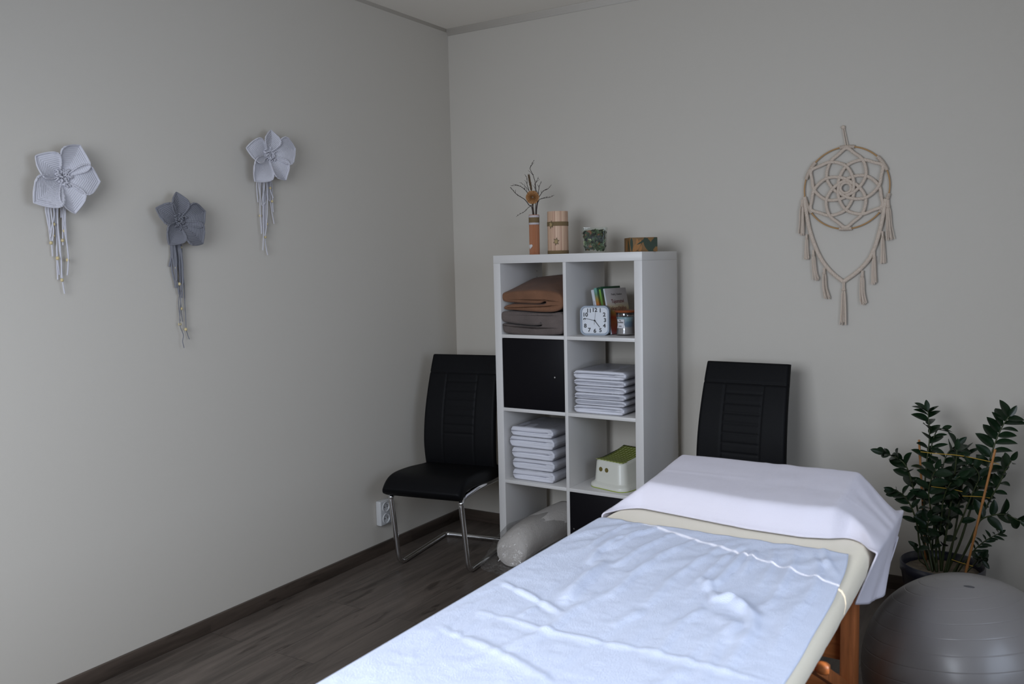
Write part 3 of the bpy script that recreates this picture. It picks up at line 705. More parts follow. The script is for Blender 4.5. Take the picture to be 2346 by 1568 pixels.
# dried rose
rc = on(1, vc.y - .035, 1120 + 652/6.533, 360 + 603/6.533)
M_rose = mat('dried_rose_straw', srgb(150, 104, 58)[:3], rough=.7, bump=.5, scale=90)
ro2 = thing('dried_rose', 'curled straw-coloured dried rose among the twigs', 'dried flower', rc)
rot = (CAM - rc).to_track_quat('Z', 'Y').to_matrix().to_4x4()
k_ = 0
for ringi, (rad, cnt, tilt) in enumerate(((.0255, 6, .5), (.019, 5, .9), (.0125, 4, 1.3), (.007, 3, 1.6))):
    for q in range(cnt):
        a0 = 2*PI*q/cnt + ringi*.6; pb = MB()
        def pf(i, j, rad=rad, a0=a0, tilt=tilt, ringi=ringi, cnt=cnt):
            aa = a0 + (i - .5) * (2*PI/cnt) * 1.45; rr = rad * (.5 + .65 * j * math.cos((i-.5)*1.2)); h = (.004 + .010 * tilt * j) + .002*ringi - .003 * (1-tilt)*j*j + .0012*math.sin(i*9+ringi)
            if ringi == 0: rr += .0025*j
            return rc + rot.to_3x3() @ Vector((rr*math.cos(aa), rr*math.sin(aa), h - .006))
        pb.grid(pf, 8, 6); o = pb.build('petal', M_rose, ro2, auto=180); md = o.modifiers.new('s', 'SOLIDIFY'); md.thickness = .0008
MB().tube([vc + Vector((0, -.004, .05)), vc + Vector((0, -.012, .19)), rc + Vector((0, .01, -.012)), rc + Vector((0, .004, 0))], .0014, 6).build('stem', M_bark, ro2)
# grass spike
gb = MB(); rnd = random.Random(5)
g0 = on(1, vc.y, 1120 + 640/6.533, 360 + 520/6.533); g1 = on(1, vc.y, 1120 + 600/6.533, 360 + 285/6.533)
gb.tube([vc + Vector((0, 0, .05)), vc + Vector((0, 0, .19)), g0, g1], .0012, 5)
for i in range(260):
    t = rnd.random(); p = g0.lerp(g1, t); a = rnd.uniform(0, 2*PI); L_ = .016 * (1 - .4*abs(t-.4)); d = (g1 - g0).normalized()
    q = p + d * L_ + Vector((math.cos(a), math.sin(a), 0)) * L_ * .42
    gb.tube([p, (p+q)/2, q], [.0009, .0008, .0001], 4)
gs = gb.build('grass_spike', mat('dry_grass', srgb(98, 78, 56)[:3], rough=.9), origin=vc + Vector((0, 0, .05)))
tag(gs, 'brown feathery dried grass spike behind the rose', 'dried grass')

# wooden cylinder
wc = S(.2695, .15, ZT)
wo = thing('wooden_candle_holder', 'pale striped wooden cylinder with jute ribbons and two straw stars', 'candle holder', wc, STH)
MB().lathe([(0, 0), (.0475, 0), (.049, .002), (.0485, .197), (.0475, .199), (.036, .199), (.036, .175), (0, .175)], c=wc, n=64).build('wooden_body', ribbed('pale_striped_wood', srgb(168, 130, 108), srgb(214, 184, 156), 130), wo, auto=40)
MB().lathe([(.0495, .1305), (.0502, .131), (.0502, .150), (.0495, .1505)], c=wc, n=48, cap=False).build('upper_ribbon', M_jute, wo)
MB().lathe([(.0495, .0005), (.0502, .001), (.0502, .016), (.0495, .0165)], c=wc, n=48, cap=False).build('lower_ribbon', M_jute, wo)
M_star = mat('straw_star', srgb(156, 134, 92)[:3], rough=.8); M_star2 = mat('star_edge', srgb(84, 72, 50)[:3], rough=.8)
for aoff, z_, sz in ((R(-100), .137, .016), (R(-71), .058, .016)):
    sm = MB(); pts = []
    for k in range(12):
        rr = sz if k % 2 == 0 else sz * .5; t = 2*PI*k/12 + .3; pts.append((rr*math.cos(t)*.85, rr*math.sin(t)*1.1))
    def stp(x, z, r): return wc + Vector((math.cos(aoff + x/.0505)*r, math.sin(aoff + x/.0505)*r, z_ + z))
    sm.rings([[stp(x*1.12, z*1.12, .0505) for x, z in pts], [stp(x*1.12, z*1.12, .0515) for x, z in pts]])
    s_o = sm.build('straw_star', M_star2, wo, smooth=False)
    sm = MB(); sm.rings([[stp(x*.8, z*.8, .0515) for x, z in pts], [stp(x*.8, z*.8, .0528) for x, z in pts]]); sm.build('star_inlay', M_star, s_o, smooth=False)

# glass of dried leaves
gc = S(.4625, .15, ZT)
gl = thing('square_glass', 'square clear glass vessel flaring upward, filled with dried leaves', 'glass', gc, STH + R(24))
GM = mtx(gl)
def sq(w_, z_, r_=.012): return [GM @ Vector((a, b, z_)) for a, b in rrect(0, 0, w_, w_, r_, 5)]
MB().rings([sq(.098, .0), sq(.1, .002), sq(.116, .116), sq(.111, .116), sq(.097, .018), sq(.05, .0145)]).build('glass_vessel', film('thick_glass', tint=(.97, .99, .98, 1), gloss=.015, rough=.03, bump=0), gl, auto=40)
rnd = random.Random(11)
M_lf = [mat('dry_leaf_%d' % i, srgb(*c)[:3], rough=.7, var=.2, vscale=60) for i, c in enumerate(((44, 50, 34), (66, 76, 48), (34, 32, 30), (132, 84, 66), (176, 178, 138), (84, 98, 72), (140, 94, 48)))]
lf = MB()
lf.m = 2; lf.rings([sq(.076, .02), sq(.090, .096)])
for i in range(420):
    z_ = .019 + rnd.random() * .08; hw = (.094 + (z_ - .018) * .142) / 2 - .008; side = rnd.choice((0, 0, 0, 1, 1, 2, 3, 4))
    a_ = rnd.uniform(-hw, hw)
    pos = {0: (a_, -hw), 1: (hw, a_), 2: (a_, hw), 3: (-hw, a_), 4: (a_, rnd.uniform(-hw, hw))}[side]
    if side == 4: z_ = .096 + rnd.random() * .007
    c_ = GM @ Vector((pos[0], pos[1], z_)); lf.m = rnd.choices(range(7), (7, 8, 5, 2.2, 1.5, 6, 1.0))[0]
    s_ = rnd.uniform(.005, .0125); q_ = Euler((rnd.uniform(-.5, .5) + (R(90) if side in (0, 2) else 0), rnd.uniform(-.5, .5) + (R(90) if side in (1, 3) else 0), 0)).to_matrix() @ Matrix.Rotation(rnd.uniform(0, 6), 3, 'Z')
    e_ = [Vector((s_*1.3*math.cos(t), s_*.75*math.sin(t), 0)) for t in [2*PI*k/7 for k in range(7)]]
    lf.add([c_ + q_ @ (p + Vector((0, 0, .0012 * math.cos(p.x/s_*2)))) for p in e_], [tuple(range(7))])
lfo = lf.build('dried_leaves', M_lf, origin=gc + Vector((0, 0, .018)), smooth=False)
tag(lfo, 'dark green and reddish dried leaves and petals filling the square glass', 'dried leaves', kind='stuff')

# leaf patterned box
bc = S(.694, .145, ZT)
bx = thing('gift_box', 'low brown box printed with dark green leaves, on the shelf top', 'box', bc, R(36))
M_bx = mat('brown_card', srgb(112, 80, 38)[:3], rough=.6, var=.2, vscale=20); BM = mtx(bx)
MB().box((-.061, -.061, 0), (.061, .061, .0625), BM).build('box_body', M_bx, bx, bevel=.0012)
M_pl = mat('printed_leaf', srgb(28, 44, 24)[:3], rough=.6); M_pl2 = mat('printed_leaf_brown', srgb(142, 96, 44)[:3], rough=.6); M_pl3 = mat('printed_vein', srgb(60, 48, 24)[:3], rough=.6)
def leafprint(face, x, z, ang, L_, w_, m_):
    pts = []
    for k in range(17):
        t = k / 16; pts.append((t*L_, w_ * math.sin(PI * t ** .8) ** .8))
    pts = pts + [(a, -b) for a, b in reversed(pts[1:-1])]
    ca, sa = math.cos(R(ang)), math.sin(R(ang)); out = []
    for a, b_ in pts:
        px, pz = x + a*ca - b_*sa, z + a*sa + b_*ca
        px = max(-.0605, min(.0605, px)); pz = max(.0008, min(.0617, pz)); out.append((px, pz))
    e = .0004
    if face == 'front': f0 = [BM @ Vector((a, -.0612, b_)) for a, b_ in out]; f1 = [BM @ Vector((a, -.0612 - e - random.random()*.0002, b_)) for a, b_ in out]
    else: f0 = [BM @ Vector((-.0612, a, b_)) for a, b_ in out]; f1 = [BM @ Vector((-.0612 - e, a, b_)) for a, b_ in out]
    return MB().rings([f0, f1]).build('printed_leaf', m_, bx, smooth=False)
for q in (('front', -.055, .062, -88, .06, .006, M_pl), ('front', -.048, .0, 55, .065, .011, M_pl2), ('front', -.015, .001, 105, .06, .012, M_pl2), ('front', .002, .062, -62, .085, .016, M_pl),
          ('front', .058, .062, -118, .075, .014, M_pl), ('front', .058, .02, 100, .05, .01, M_pl), ('front', -.03, .0, 60, .07, .0009, M_pl3), ('front', -.012, .03, 120, .04, .0009, M_pl3), ('front', .02, .06, -150, .06, .005, M_pl),
          ('side', -.05, .0, 60, .06, .01, M_pl), ('side', .02, .0, 110, .06, .012, M_pl2)): leafprint(*q)
# ================================================================== chairs
M_leath = mat('black_leatherette', (.0045, .0045, .0052), rough=.5, bump=.25, scale=500, detail=3, spec=.10)
def interp(tab, t):
    for (a, *va_), (b, *vb_) in zip(tab, tab[1:]):
        if t <= b:
            k = (t - a) / (b - a); k = k*k*(3-2*k) if False else k
            return [x + (y - x) * k for x, y in zip(va_, vb_)]
    return list(tab[-1][1:])
def make_chair(lab):
    o = thing('dining_chair', lab, 'chair', (0, 0, 0), 0, 'black cantilever chairs')
    # backrest: profile (y, z) and half width
    prof = smoothpath([(.10, .395, .195), (.082, .47, .196), (.078, .56, .198), (.092, .68, .196), (.122, .80, .192), (.160, .91, .188), (.186, .975, .185)], 24)
    n = len(prof); rs = []; NF, th = 90, .036
    for i, p in enumerate(prof):
        a = prof[max(0, i-1)]; b = prof[min(n-1, i+1)]; ty, tz = b.x - a.x, b.y - a.y; L_ = math.hypot(ty, tz); ny, nz = -tz/L_, ty/L_   # toward the sitter (-y)
        s = (p.y - .395) / (.975 - .395); hw = p.z
        endk = 1
        if i > n - 7: endk = math.sqrt(max(.0, 1 - ((i - (n - 7)) / 6.3) ** 2))
        ring = []
        for k in range(NF + 1):
            u = -1 + 2 * k / NF; x = u * hw
            edge = math.sqrt(max(0, 1 - max(0, (abs(x) - (hw - .016)) / .016) ** 2))
            g = 0
            def groove(dist, w=.0035, dp=.003): return dp * math.exp(-(dist / w) ** 2)
            if s < .84: g += max(groove(abs(x) - .085), 0) * (s > .05)
            g += groove((s - .845) * .58, dp=.0045)
            if abs(x) < .085:
                for q in range(8): g = max(g, groove((s - (.845 - .0 - (q + 1) * .072)) * .58, dp=.0028) if q < 7 else g)
            d = th/2 * edge * endk + .003*endk - g
            ring.append(Vector((x, p.x + ny * d, p.y + nz * d)))
        for k in range(24):
            u = 1 - 2 * k / 23; x = u * hw; edge = math.sqrt(max(0, 1 - max(0, (abs(x) - (hw - .016)) / .016) ** 2))
            d = -th/2 * edge * endk; ring.append(Vector((x, p.x + ny * d, p.y + nz * d)))
        rs.append(ring)
    MB().rings(rs).build('backrest', M_leath, o, world=False, auto=180)
    pr = smoothpath([(.125, .405, 0), (.03, .408, 0), (-.12, .424, 0), (-.24, .428, 0), (-.295, .414, 0), (-.332, .380, 0)], 12); rs = []; n = len(pr)
    for i, p in enumerate(pr):
        a = pr[max(0, i-1)]; b = pr[min(n-1, i+1)]; ty, tz = b.x-a.x, b.y-a.y; L_ = math.hypot(ty, tz); ny, nz = tz/L_, -ty/L_
        if nz < 0: ny, nz = -ny, -nz
        k_ = i / (n - 1); hw = .192 + .012 * math.sin(k_ * PI * .6); e = 1
        if i > n - 5: e = math.sqrt(max(.02, 1 - ((i - (n - 5)) / 4.2) ** 2))
        t_ = .036 - .006 * k_
        ring = [Vector((x * hw / .2, p.x + ny * z * e, p.y + nz * z * e)) for x, z in [(q[0], q[1]) for q in rrect(0, 0, .4, t_*2, .022, 6)]]
        rs.append(ring)
    MB().rings(rs).build('seat', M_leath, o, world=False, auto=180)
    w_ = .183
    path = [(-w_, .10, .372), (-w_, -.12, .382), (-w_, -.262, .374), (-w_ , -.296, .352), (-w_, -.238, .0135), (-w_, .245, .0135), (w_, .245, .0135), (w_, -.238, .0135), (w_, -.296, .352), (w_, -.262, .374), (w_, -.12, .382), (w_, .10, .372)]
    P = [Vector(p) for p in path]; out = [P[0]]
    rad = {3: .03, 4: .055, 5: .03, 6: .03, 7: .055, 8: .03}
    for i in range(1, len(P) - 1):
        r_ = rad.get(i, .03); a = P[i-1]-P[i]; b = P[i+1]-P[i]; d = min(r_, a.length*.45, b.length*.45); A = P[i]+a.normalized()*d; B = P[i]+b.normalized()*d
        for k in range(9): t = k/8; out.append((1-t)**2*A + 2*t*(1-t)*P[i] + t*t*B)
    out.append(P[-1])
    MB().tube(out, .0125, 14).build('tube_frame', M_chrome, o, world=False)
    for x in (-w_, w_):
        MB().ball((x, -.294, .352), .0134, 12, 8).build('frame_cap', M_chrome, o, world=False)
    return o
ch = make_chair('black padded cantilever chair standing in the corner left of the shelf')
ch.location = (.335, -.528, 0); ch.rotation_euler = (0, 0, R(9))
c2 = copy_tree(ch); c2.location = (1.688, -.372, 0); c2.rotation_euler = (0, 0, R(-1.5))
c2['label'] = 'black padded chair against the back wall, half hidden behind the massage table'
# ------------------------------------------------------------------ socket
M_sock = mat('socket_white', srgb(192, 192, 192)[:3], rough=.35)
so2 = thing('wall_socket', 'white double wall socket low on the left wall', 'socket', (0, -.690, .214))
b = MB(); b.box((0.0, -.040, -.062), (.032, .040, .062), Matrix.Translation((0, -.690, .214))); b.build('housing', M_sock, so2, bevel=.006, seg=3)
for z in (-.029, .029):
    M_ = Matrix.Rotation(R(90), 4, 'Y')
    c_ = Vector((0, -.690, .214 + z))
    ins = MB().lathe([(.0265, .032), (.0255, .036), (.0225, .036), (.021, .0325), (0.0, .0325)], c=c_, n=32, M=M_, cap=False).build('socket_insert', M_sock, so2)
    hb = MB()
    for dy in (-.0095, .0095): hb.lathe([(.003, .0326), (.003, .0332), (0, .0332)], c=c_ + Vector((0, dy, 0)), n=10, M=M_)
    hb.build('pin_holes', M_dk, ins)
    MB().lathe([(.002, .0325), (.002, .043), (0, .044)], c=c_ + Vector((0, 0, .012)), n=10, M=M_).build('earth_pin', M_knob, ins)
# ================================================================== macrame on the walls
M_mw = mat('white_cord', srgb(200, 198, 204)[:3], rough=.95, bump=.8, scale=500)
M_mg = mat('grey_cord', srgb(120, 120, 126)[:3], rough=.95, bump=.8, scale=500)
M_bead = mat('wooden_bead', srgb(196, 178, 132)[:3], rough=.45)
def flower(c_px, tips, cords, beads, M_c, lab, seed, thick=.0024, wk=1.0):
    ctr = on(0, .035, *c_px); o = thing('macrame_flower', lab, 'wall hanging', (0, ctr.y, ctr.z), 0, 'macrame flowers on the left wall')
    rnd = random.Random(seed)
    for ti, tp in enumerate(tips):
        tx, ty, wid = tp[:3]; lift = tp[3] if len(tp) > 3 else .055
        t = on(0, lift, tx, ty); ax = t - ctr; L_ = ax.length; d = ax.normalized()
        outn = Vector((1, 0, 0)); sd = outn.cross(d).normalized(); nn = d.cross(sd).normalized()
        if nn.x < 0: nn = -nn
        W_2 = L_ * wid * .5 * 1.18
        nu, nv = 70, 44; pb = MB()
        def pf(i, j):
            s = i; w = W_2 * (.07 + .93 * math.sin(PI / 2 * s / .60) ** 1.6 if s < .60 else max(0, 1 - ((s - .60) / .40) ** 1.7))
            if s >= 1: w = 0
            c = (j - .5) * 2; lat = c * w
            cup = .20 * abs(lat) ** 1.5 / (W_2 ** .5) * 1.3
            ridge = math.sin((s * L_ + abs(lat) * .75) * 2*PI / .0078)
            rimk = .0035 * math.exp(-((1 - abs(c)) * w / .003) ** 2)
            bow = .012 * math.sin(PI * s)
            return ctr + d * (s * L_) + sd * lat + nn * (cup + bow + .0013 * ridge + rimk)
        pb.grid(pf, nu, nv); q = pb.build('petal', M_c, o, auto=180); md = q.modifiers.new('s', 'SOLIDIFY'); md.thickness = .0035; md.offset = -1
        # thick edge cord
        ed = [pf(k / 40, 0) for k in range(41)] + [pf(1 - k / 40, 1) for k in range(1, 41)]
        MB().tube(ed, .0024, 6).build('edge_cord', M_c, q)
    # tufted centre
    cb = MB()
    for k in range(44):
        a = rnd.uniform(0, 2*PI); r_ = .027 * math.sqrt(rnd.random()); p0 = ctr + Vector((.004, math.cos(a)*r_, math.sin(a)*r_))
        a2 = rnd.uniform(0, 2*PI); p1 = p0 + Vector((.014 + rnd.random()*.008, math.cos(a2)*.006, math.sin(a2)*.006)); p2 = p1 + Vector((-.010, math.cos(a2)*.008, math.sin(a2)*.008))
        cb.tube(smoothpath([p0, p1, p2], 4), .0023, 6)
    for k in range(10):
        a = 2*PI*k/10; cb.ball(ctr + Vector((.012, .017*math.cos(a), .017*math.sin(a))), .0055, 8, 6)
    cb.ball(ctr + Vector((-.006, 0, 0)), .02, 16, 10, (.5, 1, 1)); cb.build('tufted_centre', M_c, o)
    # back ring that keeps the flower off the wall
    MB().tube([(.0, ctr.y, ctr.z), (.03, ctr.y, ctr.z)], .010, 10).build('hanging_loop', M_c, o)
    top = ctr + Vector((-.010, 0, -.015)); objs = []
    for ci, (pts, r_) in enumerate(cords):
        P = [top + Vector((0, rnd.uniform(-.012, .012), 0))] + [on(0, .014 + .006 * (ci % 3), *q) for q in pts]
        sp = smoothpath(P, 6); sp = [p + Vector((0, noise.noise(p * 25 + Vector((ci, 0, 0))) * .0018, 0)) for p in sp]
        MB().tube(sp, r_, 6).build('cord', M_c, o)
    for (bx_, by_, br_) in beads:
        MB().lathe([(.0018, -br_), (br_*.75, -br_*.7), (br_, 0), (br_*.75, br_*.7), (.0018, br_)], c=on(0, .022, bx_, by_), n=16).build('bead', M_bead, o, auto=70)
def crop(ox, oy, s): return lambda x, y: (ox + x / s, oy + y / s)
k1 = crop(50, 310, 4.125)
C = lambda L, r=.0022: ([k(*p) for p in L], r)
k = k1
flower((138, 408), [(*k(545, 95), .70), (*k(735, 440), .66), (*k(500, 742), .64), (*k(105, 640), .70), (*k(122, 195), .72)],
  [C([(230,640),(240,800),(270,920),(285,1060),(292,1145)]), C([(262,640),(262,800),(270,900)]), C([(300,640),(305,760),(285,880),(275,960)]), C([(320,660),(335,900),(330,1100),(340,1365)]), C([(345,640),(340,850),(365,1080),(380,1340),(402,1498)]),
   C([(400,690),(398,850),(420,1000),(440,1160),(430,1325)]), C([(370,700),(372,780)]), C([(390,700),(385,900),(388,1040)]), C([(280,640),(290,820),(300,900),(290,1000)]), C([(310,660),(325,950),(335,1160),(355,1320)]), C([(330,640),(350,1000),(372,1200),(375,1350)]), C([(410,700),(415,900),(435,1070)]), C([(245,640),(255,850),(275,1010)])],
  [(*k(302,842), .0058), (*k(300,950), .005), (*k(276,1018), .0056), (*k(398,905), .005), (*k(385,995), .0055), (*k(338,1163), .006), (*k(433,1180), .006), (*k(380,1370), .0056)],
  M_mw, 'white macrame flower at the far left with long beaded cords, the largest of three', 1)
k = crop(530, 280, 4.9)
flower((612, 355), [(*k(435, 88), .72), (*k(715, 297), .66), (*k(605, 652), .66), (*k(255, 665), .62), (*k(165, 290), .66)],
  [C([(290,660),(290,800),(300,900)]), C([(310,660),(325,860)]), C([(330,650),(325,900),(330,1100),(338,1255)]), C([(345,650),(350,900),(345,1240)]), C([(360,640),(370,900),(370,1200)]), C([(380,640),(345,880),(352,940),(380,900)]), C([(400,640),(400,760),(385,860),(360,935)]), C([(430,640),(437,760),(470,850)]), C([(395,640),(405,900),(395,1150),(378,1280)]), C([(420,640),(440,880),(455,1000),(478,1142)]), C([(375,640),(385,1000),(380,1260),(385,1380),(410,1492)]), C([(365,650),(362,1100),(358,1440)]), C([(450,700),(462,900),(472,1010)]), C([(410,650),(415,850),(440,890)])],
  [(*k(437,740), .0052), (*k(458,890), .0052), (*k(325,1052), .006), (*k(400,1145), .0055), (*k(380,1290), .006)],
  M_mw, 'small white macrame flower hanging highest and nearest the corner', 2)
k = crop(330, 420, 3.918)
flower((406, 507), [(*k(285, 80), .62), (*k(545, 252), .66), (*k(523, 543), .66), (*k(222, 552), .70), (*k(98, 225), .60)],
  [C([(245,540),(245,650),(225,750)], .0034), C([(255,540),(262,700),(285,830),(290,940)], .0034), C([(270,540),(285,650),(290,800),(292,880)], .0034), C([(285,540),(300,700),(325,830),(345,905)], .0034), C([(300,540),(320,700),(335,820)], .0036), C([(320,560),(340,680),(348,800),(352,900)], .0034), C([(250,600),(250,760),(275,880),(285,940)], .0034), C([(265,560),(275,720),(300,900),(315,1000)], .0034), C([(330,640),(345,850),(340,1030)], .003),
   C([(310,700),(325,930),(312,1060),(325,1240)], .0016), C([(320,900),(330,1100),(345,1245)], .0016), C([(330,950),(325,1130),(322,1270),(352,1360),(345,1420),(358,1480)], .0016), C([(350,820),(362,1010),(370,1180),(378,1310),(390,1360),(408,1402)], .0016), C([(335,560),(335,700),(350,780)], .0032)],
  [(*k(330,577), .0052), (*k(286,760), .0056), (*k(318,905), .0062), (*k(340,970), .0042), (*k(335,1127), .0058), (*k(322,1267), .0062), (*k(375,1313), .0062)],
  M_mg, 'grey macrame flower with beaded cords hanging between two white ones', 3)

# ------------------------------------------------------------------ macrame hoop on the back wall
M_nat = mat('natural_cotton_cord', srgb(206, 190, 174)[:3], rough=.95, bump=1, scale=420)
M_hoop = mat('rattan_hoop', srgb(172, 134, 88)[:3], rough=.5)
hc = on(1, -.015, 1938.5, 431); RH = .1725
dc = thing('macrame_dreamcatcher', 'natural cotton dreamcatcher in a wooden hoop with tassels on the back wall', 'wall hanging', (hc.x, 0, hc.z))
MB().tube([hc + Vector((RH*math.cos(t), 0, RH*math.sin(t))) for t in [2*PI*i/96 for i in range(96)]], .0032, 8, closed=True).build('hoop', M_hoop, dc)
def braid(pts, r, nm, n=6, closed=False):
    sp = smoothpath(pts, n, closed); b = MB(); L_ = [0]
    for a, c in zip(sp, sp[1:]): L_.append(L_[-1] + (c - a).length)
    m = len(sp)
    # resample finely so the plait shows
    N_ = max(12, int(L_[-1] / .0016)); out = []; j = 0
    for i in range(N_ + 1):
        s = L_[-1] * i / N_
        while j < m - 2 and L_[j+1] < s: j += 1
        t = (s - L_[j]) / max(1e-9, L_[j+1] - L_[j]); out.append(sp[j].lerp(sp[j+1], t))
    for ph in (0, 2*PI/3, 4*PI/3):
        q = []
        for i, p in enumerate(out):
            a = out[max(0, i-1)]; c = out[min(len(out)-1, i+1)]; d = (c - a).normalized(); sd = Vector((0, 1, 0)).cross(d).normalized()
            w = i * .0016 * 2*PI / .014 + ph
            q.append(p + sd * (r * .52 * math.sin(w)) + Vector((0, -1, 0)) * (r * .35 * math.cos(w)))
        b.tube(q, r * .52, 6, closed=False)
    return b.build(nm, M_nat, dc)
def rotp(x, z, a, y=0): return hc + Vector((x*math.cos(a) - z*math.sin(a), y, x*math.sin(a) + z*math.cos(a)))
for q in range(6):
    a = R(60 * q) ; yy = -.002 - .0015 * (q % 2)
    half = [(0, .166), (.032, .143), (.066, .112), (.080, .060), (.068, .020), (.036, -.016), (0, -.032)]
    pl = [rotp(-x, z, a, yy) for x, z in reversed(half)] + [rotp(x, z, a, yy - .003) for x, z in half[1:]]
    braid(pl, .0068, 'woven_petal')
braid([rotp(.021*math.cos(t), .021*math.sin(t), 0, -.008) for t in [2*PI*i/12 for i in range(13)]], .0055, 'centre_ring')
def wrap(a0, a1):
    b = MB(); n_ = int(abs(a1 - a0) * RH / .0045)
    for i in range(n_):
        t = a0 + (a1 - a0) * i / n_; c = hc + Vector((RH*math.cos(t), 0, RH*math.sin(t))); rad = Vector((math.cos(t), 0, math.sin(t))); 
        b.tube([c + rad*.0062*math.cos(s) + Vector((0, .0062*math.sin(s), 0)) for s in [2*PI*k/10 for k in range(10)]], .0024, 5, closed=True)
    b.build('cord_wrapping', M_nat, dc)
for a0, a1 in ((80, 100), (22, 46), (138, 165), (190, 216), (-38, -10), (262, 279)): wrap(R(a0), R(a1))
kn = on(1, -.012, 1932, 292)
MB().tube([hc + Vector((-.003, 0, RH)), kn + Vector((-.003, 0, 0))], .0022, 6).tube([hc + Vector((.006, 0, RH)), kn + Vector((.003, 0, 0))], .0022, 6).ball(kn, .0085, 12, 8).build('hanging_cord', M_nat, dc)
MB().tube([(kn.x, 0, kn.z), (kn.x, -.02, kn.z)], .0018, 8).build('nail', M_knob, dc)
gy = -.016
def gpt(x, y): return on(1, gy, x, y)
braid([gpt(*p) for p in ((1843,452),(1847,485),(1857,535),(1878,588),(1903,622),(1932,646))], .0085, 'garland_braid')
braid([gpt(*p) for p in ((2029,456),(2022,500),(2009,552),(1992,592),(1965,622),(1932,646))], .0085, 'garland_braid')
def tassel(x0, y0, x1, y1, w, bend=0, seed=0):
    rnd = random.Random(seed); A = gpt(x0, y0); B = gpt(x1, y1); b = MB(); d = B - A
    for i in range(22):
        a = rnd.uniform(0, 2*PI); r_ = math.sqrt(rnd.random()); wx = w * r_ * math.cos(a); wy = .007 * r_ * math.sin(a) - .004; le = rnd.uniform(.93, 1.03)
        P = [A + Vector((wx*.35, wy*.4, 0)), A + d*.16 + Vector((wx*.35, wy*.4, 0)), A + d*.3 + Vector((wx*.7, wy, 0)), A + d*.65 + Vector((wx*.9 + rnd.uniform(-.001, .001), wy, 0)), A + d*le + Vector((wx*1.15 + bend + rnd.uniform(-.002, .002), wy, 0))]
        b.tube(smoothpath(P, 4), .0019, 5)
    t = A + d*.16; b.tube([t + Vector((w*.5*math.cos(s), -.003 + .006*math.sin(s), 0)) for s in [2*PI*k_/10 for k_ in range(10)]], .0022, 6, closed=True)
    t = t + Vector((0, 0, -.004)); b.tube([t + Vector((w*.5*math.cos(s), -.003 + .006*math.sin(s), 0)) for s in [2*PI*k_/10 for k_ in range(10)]], .0022, 6, closed=True)
    b.build('tassel', M_nat, dc)
for i, q in enumerate(((1838,458,1836,538,.012,0), (1848,537,1848,594,.009,0), (1863,573,1868,643,.010,.004), (1888,614,1890,684,.012,.008), (1933,648,1932,743,.0145,0), (1976,620,1974,697,.012,.008), (2003,576,2003,651,.0115,0), (2022,530,2024,603,.009,0), (2034,458,2039,550,.0135,.002))):
    tassel(*q[:5], bend=q[5], seed=i)
# ================================================================== massage table
def wood(name, base, sc=(3, 3, 40), rough=.4):
    m = mat(name, base, rough=rough, bump=.1, scale=40, var=.22, vscale=3, stretch=sc); return m
M_beech = wood('beech_wood', srgb(176, 104, 58)[:3], (30, 30, 3))
M_beech2 = wood('beech_panel', srgb(182, 108, 58)[:3], (3, 30, 30))
M_vinyl = mat('cream_vinyl', srgb(196, 186, 160)[:3], rough=.5)
TX0, TX1, TY0, TY1, TZ = 1.728, 2.452, -3.16, -1.228, .700
tb = thing('massage_table', 'wooden massage table with a padded top and folding legs', 'massage table', ((TX0+TX1)/2, (TY0+TY1)/2, 0))
MB().box((TX0+.02, TY0+.02, .645), (TX1-.02, TY1-.02, .695)).build('padded_top', M_vinyl, tb, bevel=.015, seg=4)
b = MB()
for q in (((TX0+.045, TY0+.04, .575), (TX0+.07, TY1-.04, .6445)), ((TX1-.07, TY0+.04, .575), (TX1-.045, TY1-.04, .6445)), ((TX0+.07, TY0+.04, .575), (TX1-.07, TY0+.06, .6445)), ((TX0+.07, TY1-.06, .575), (TX1-.07, TY1-.04, .6445))): b.box(*q)
b.build('wooden_frame', M_beech2, tb, bevel=.003)
for x in (1.782, 2.358):
    for y in (-2.92, -1.575):
        b = MB(); b.box((x, y, .012), (x + .038, y + .07, .574)); l_ = b.build('leg', M_beech, tb, bevel=.004)
        MB().box((x - .002, y - .002, 0), (x + .040, y + .072, .0118)).build('rubber_foot', M_dk, l_, bevel=.003)
for y in (-2.885, -1.545):
    MB().box((1.8205, y - .009, .338), (2.3575, y + .009, .5745)).build('end_panel', M_beech2, tb, bevel=.003)
    MB().box((1.8205, y - .0125, .235), (2.3575, y + .0125, .292)).build('cross_bar', M_beech2, tb, bevel=.005)
# slanting braces with round wooden knobs near the sides
for x, sx_ in ((2.372, 1), (1.806, -1)):
    for ya, yb_ in ((-1.985, -1.575), (-2.50, -2.90)):
        if yb_ < ya: ya, yb_ = ya, yb_
        A_ = Vector((x, ya, .515)); B_ = Vector((x, yb_, .275)); d_ = (B_ - A_).normalized(); n_ = Vector((0, -d_.z, d_.y)); bb = MB()
        bb.rings([[P_ + n_ * q[1] + Vector((q[0], 0, 0)) for q in ((-.010, -.016), (.010, -.016), (.010, .016), (-.010, .016))] for P_ in (A_, B_)])
        br_o = bb.build('brace', M_beech, tb, bevel=.003)
        MB().lathe([(0, -.012), (.009, -.012), (.0095, .012), (.013, .015), (.0155, .024), (.0150, .034), (.011, .041), (0, .043)], c=Vector((x, ya + (.019 if ya > -2.2 else -.019), .500)), n=24, M=Matrix.Rotation(R(90 * sx_), 4, 'Y')).build('wooden_knob', M_beech2, br_o)
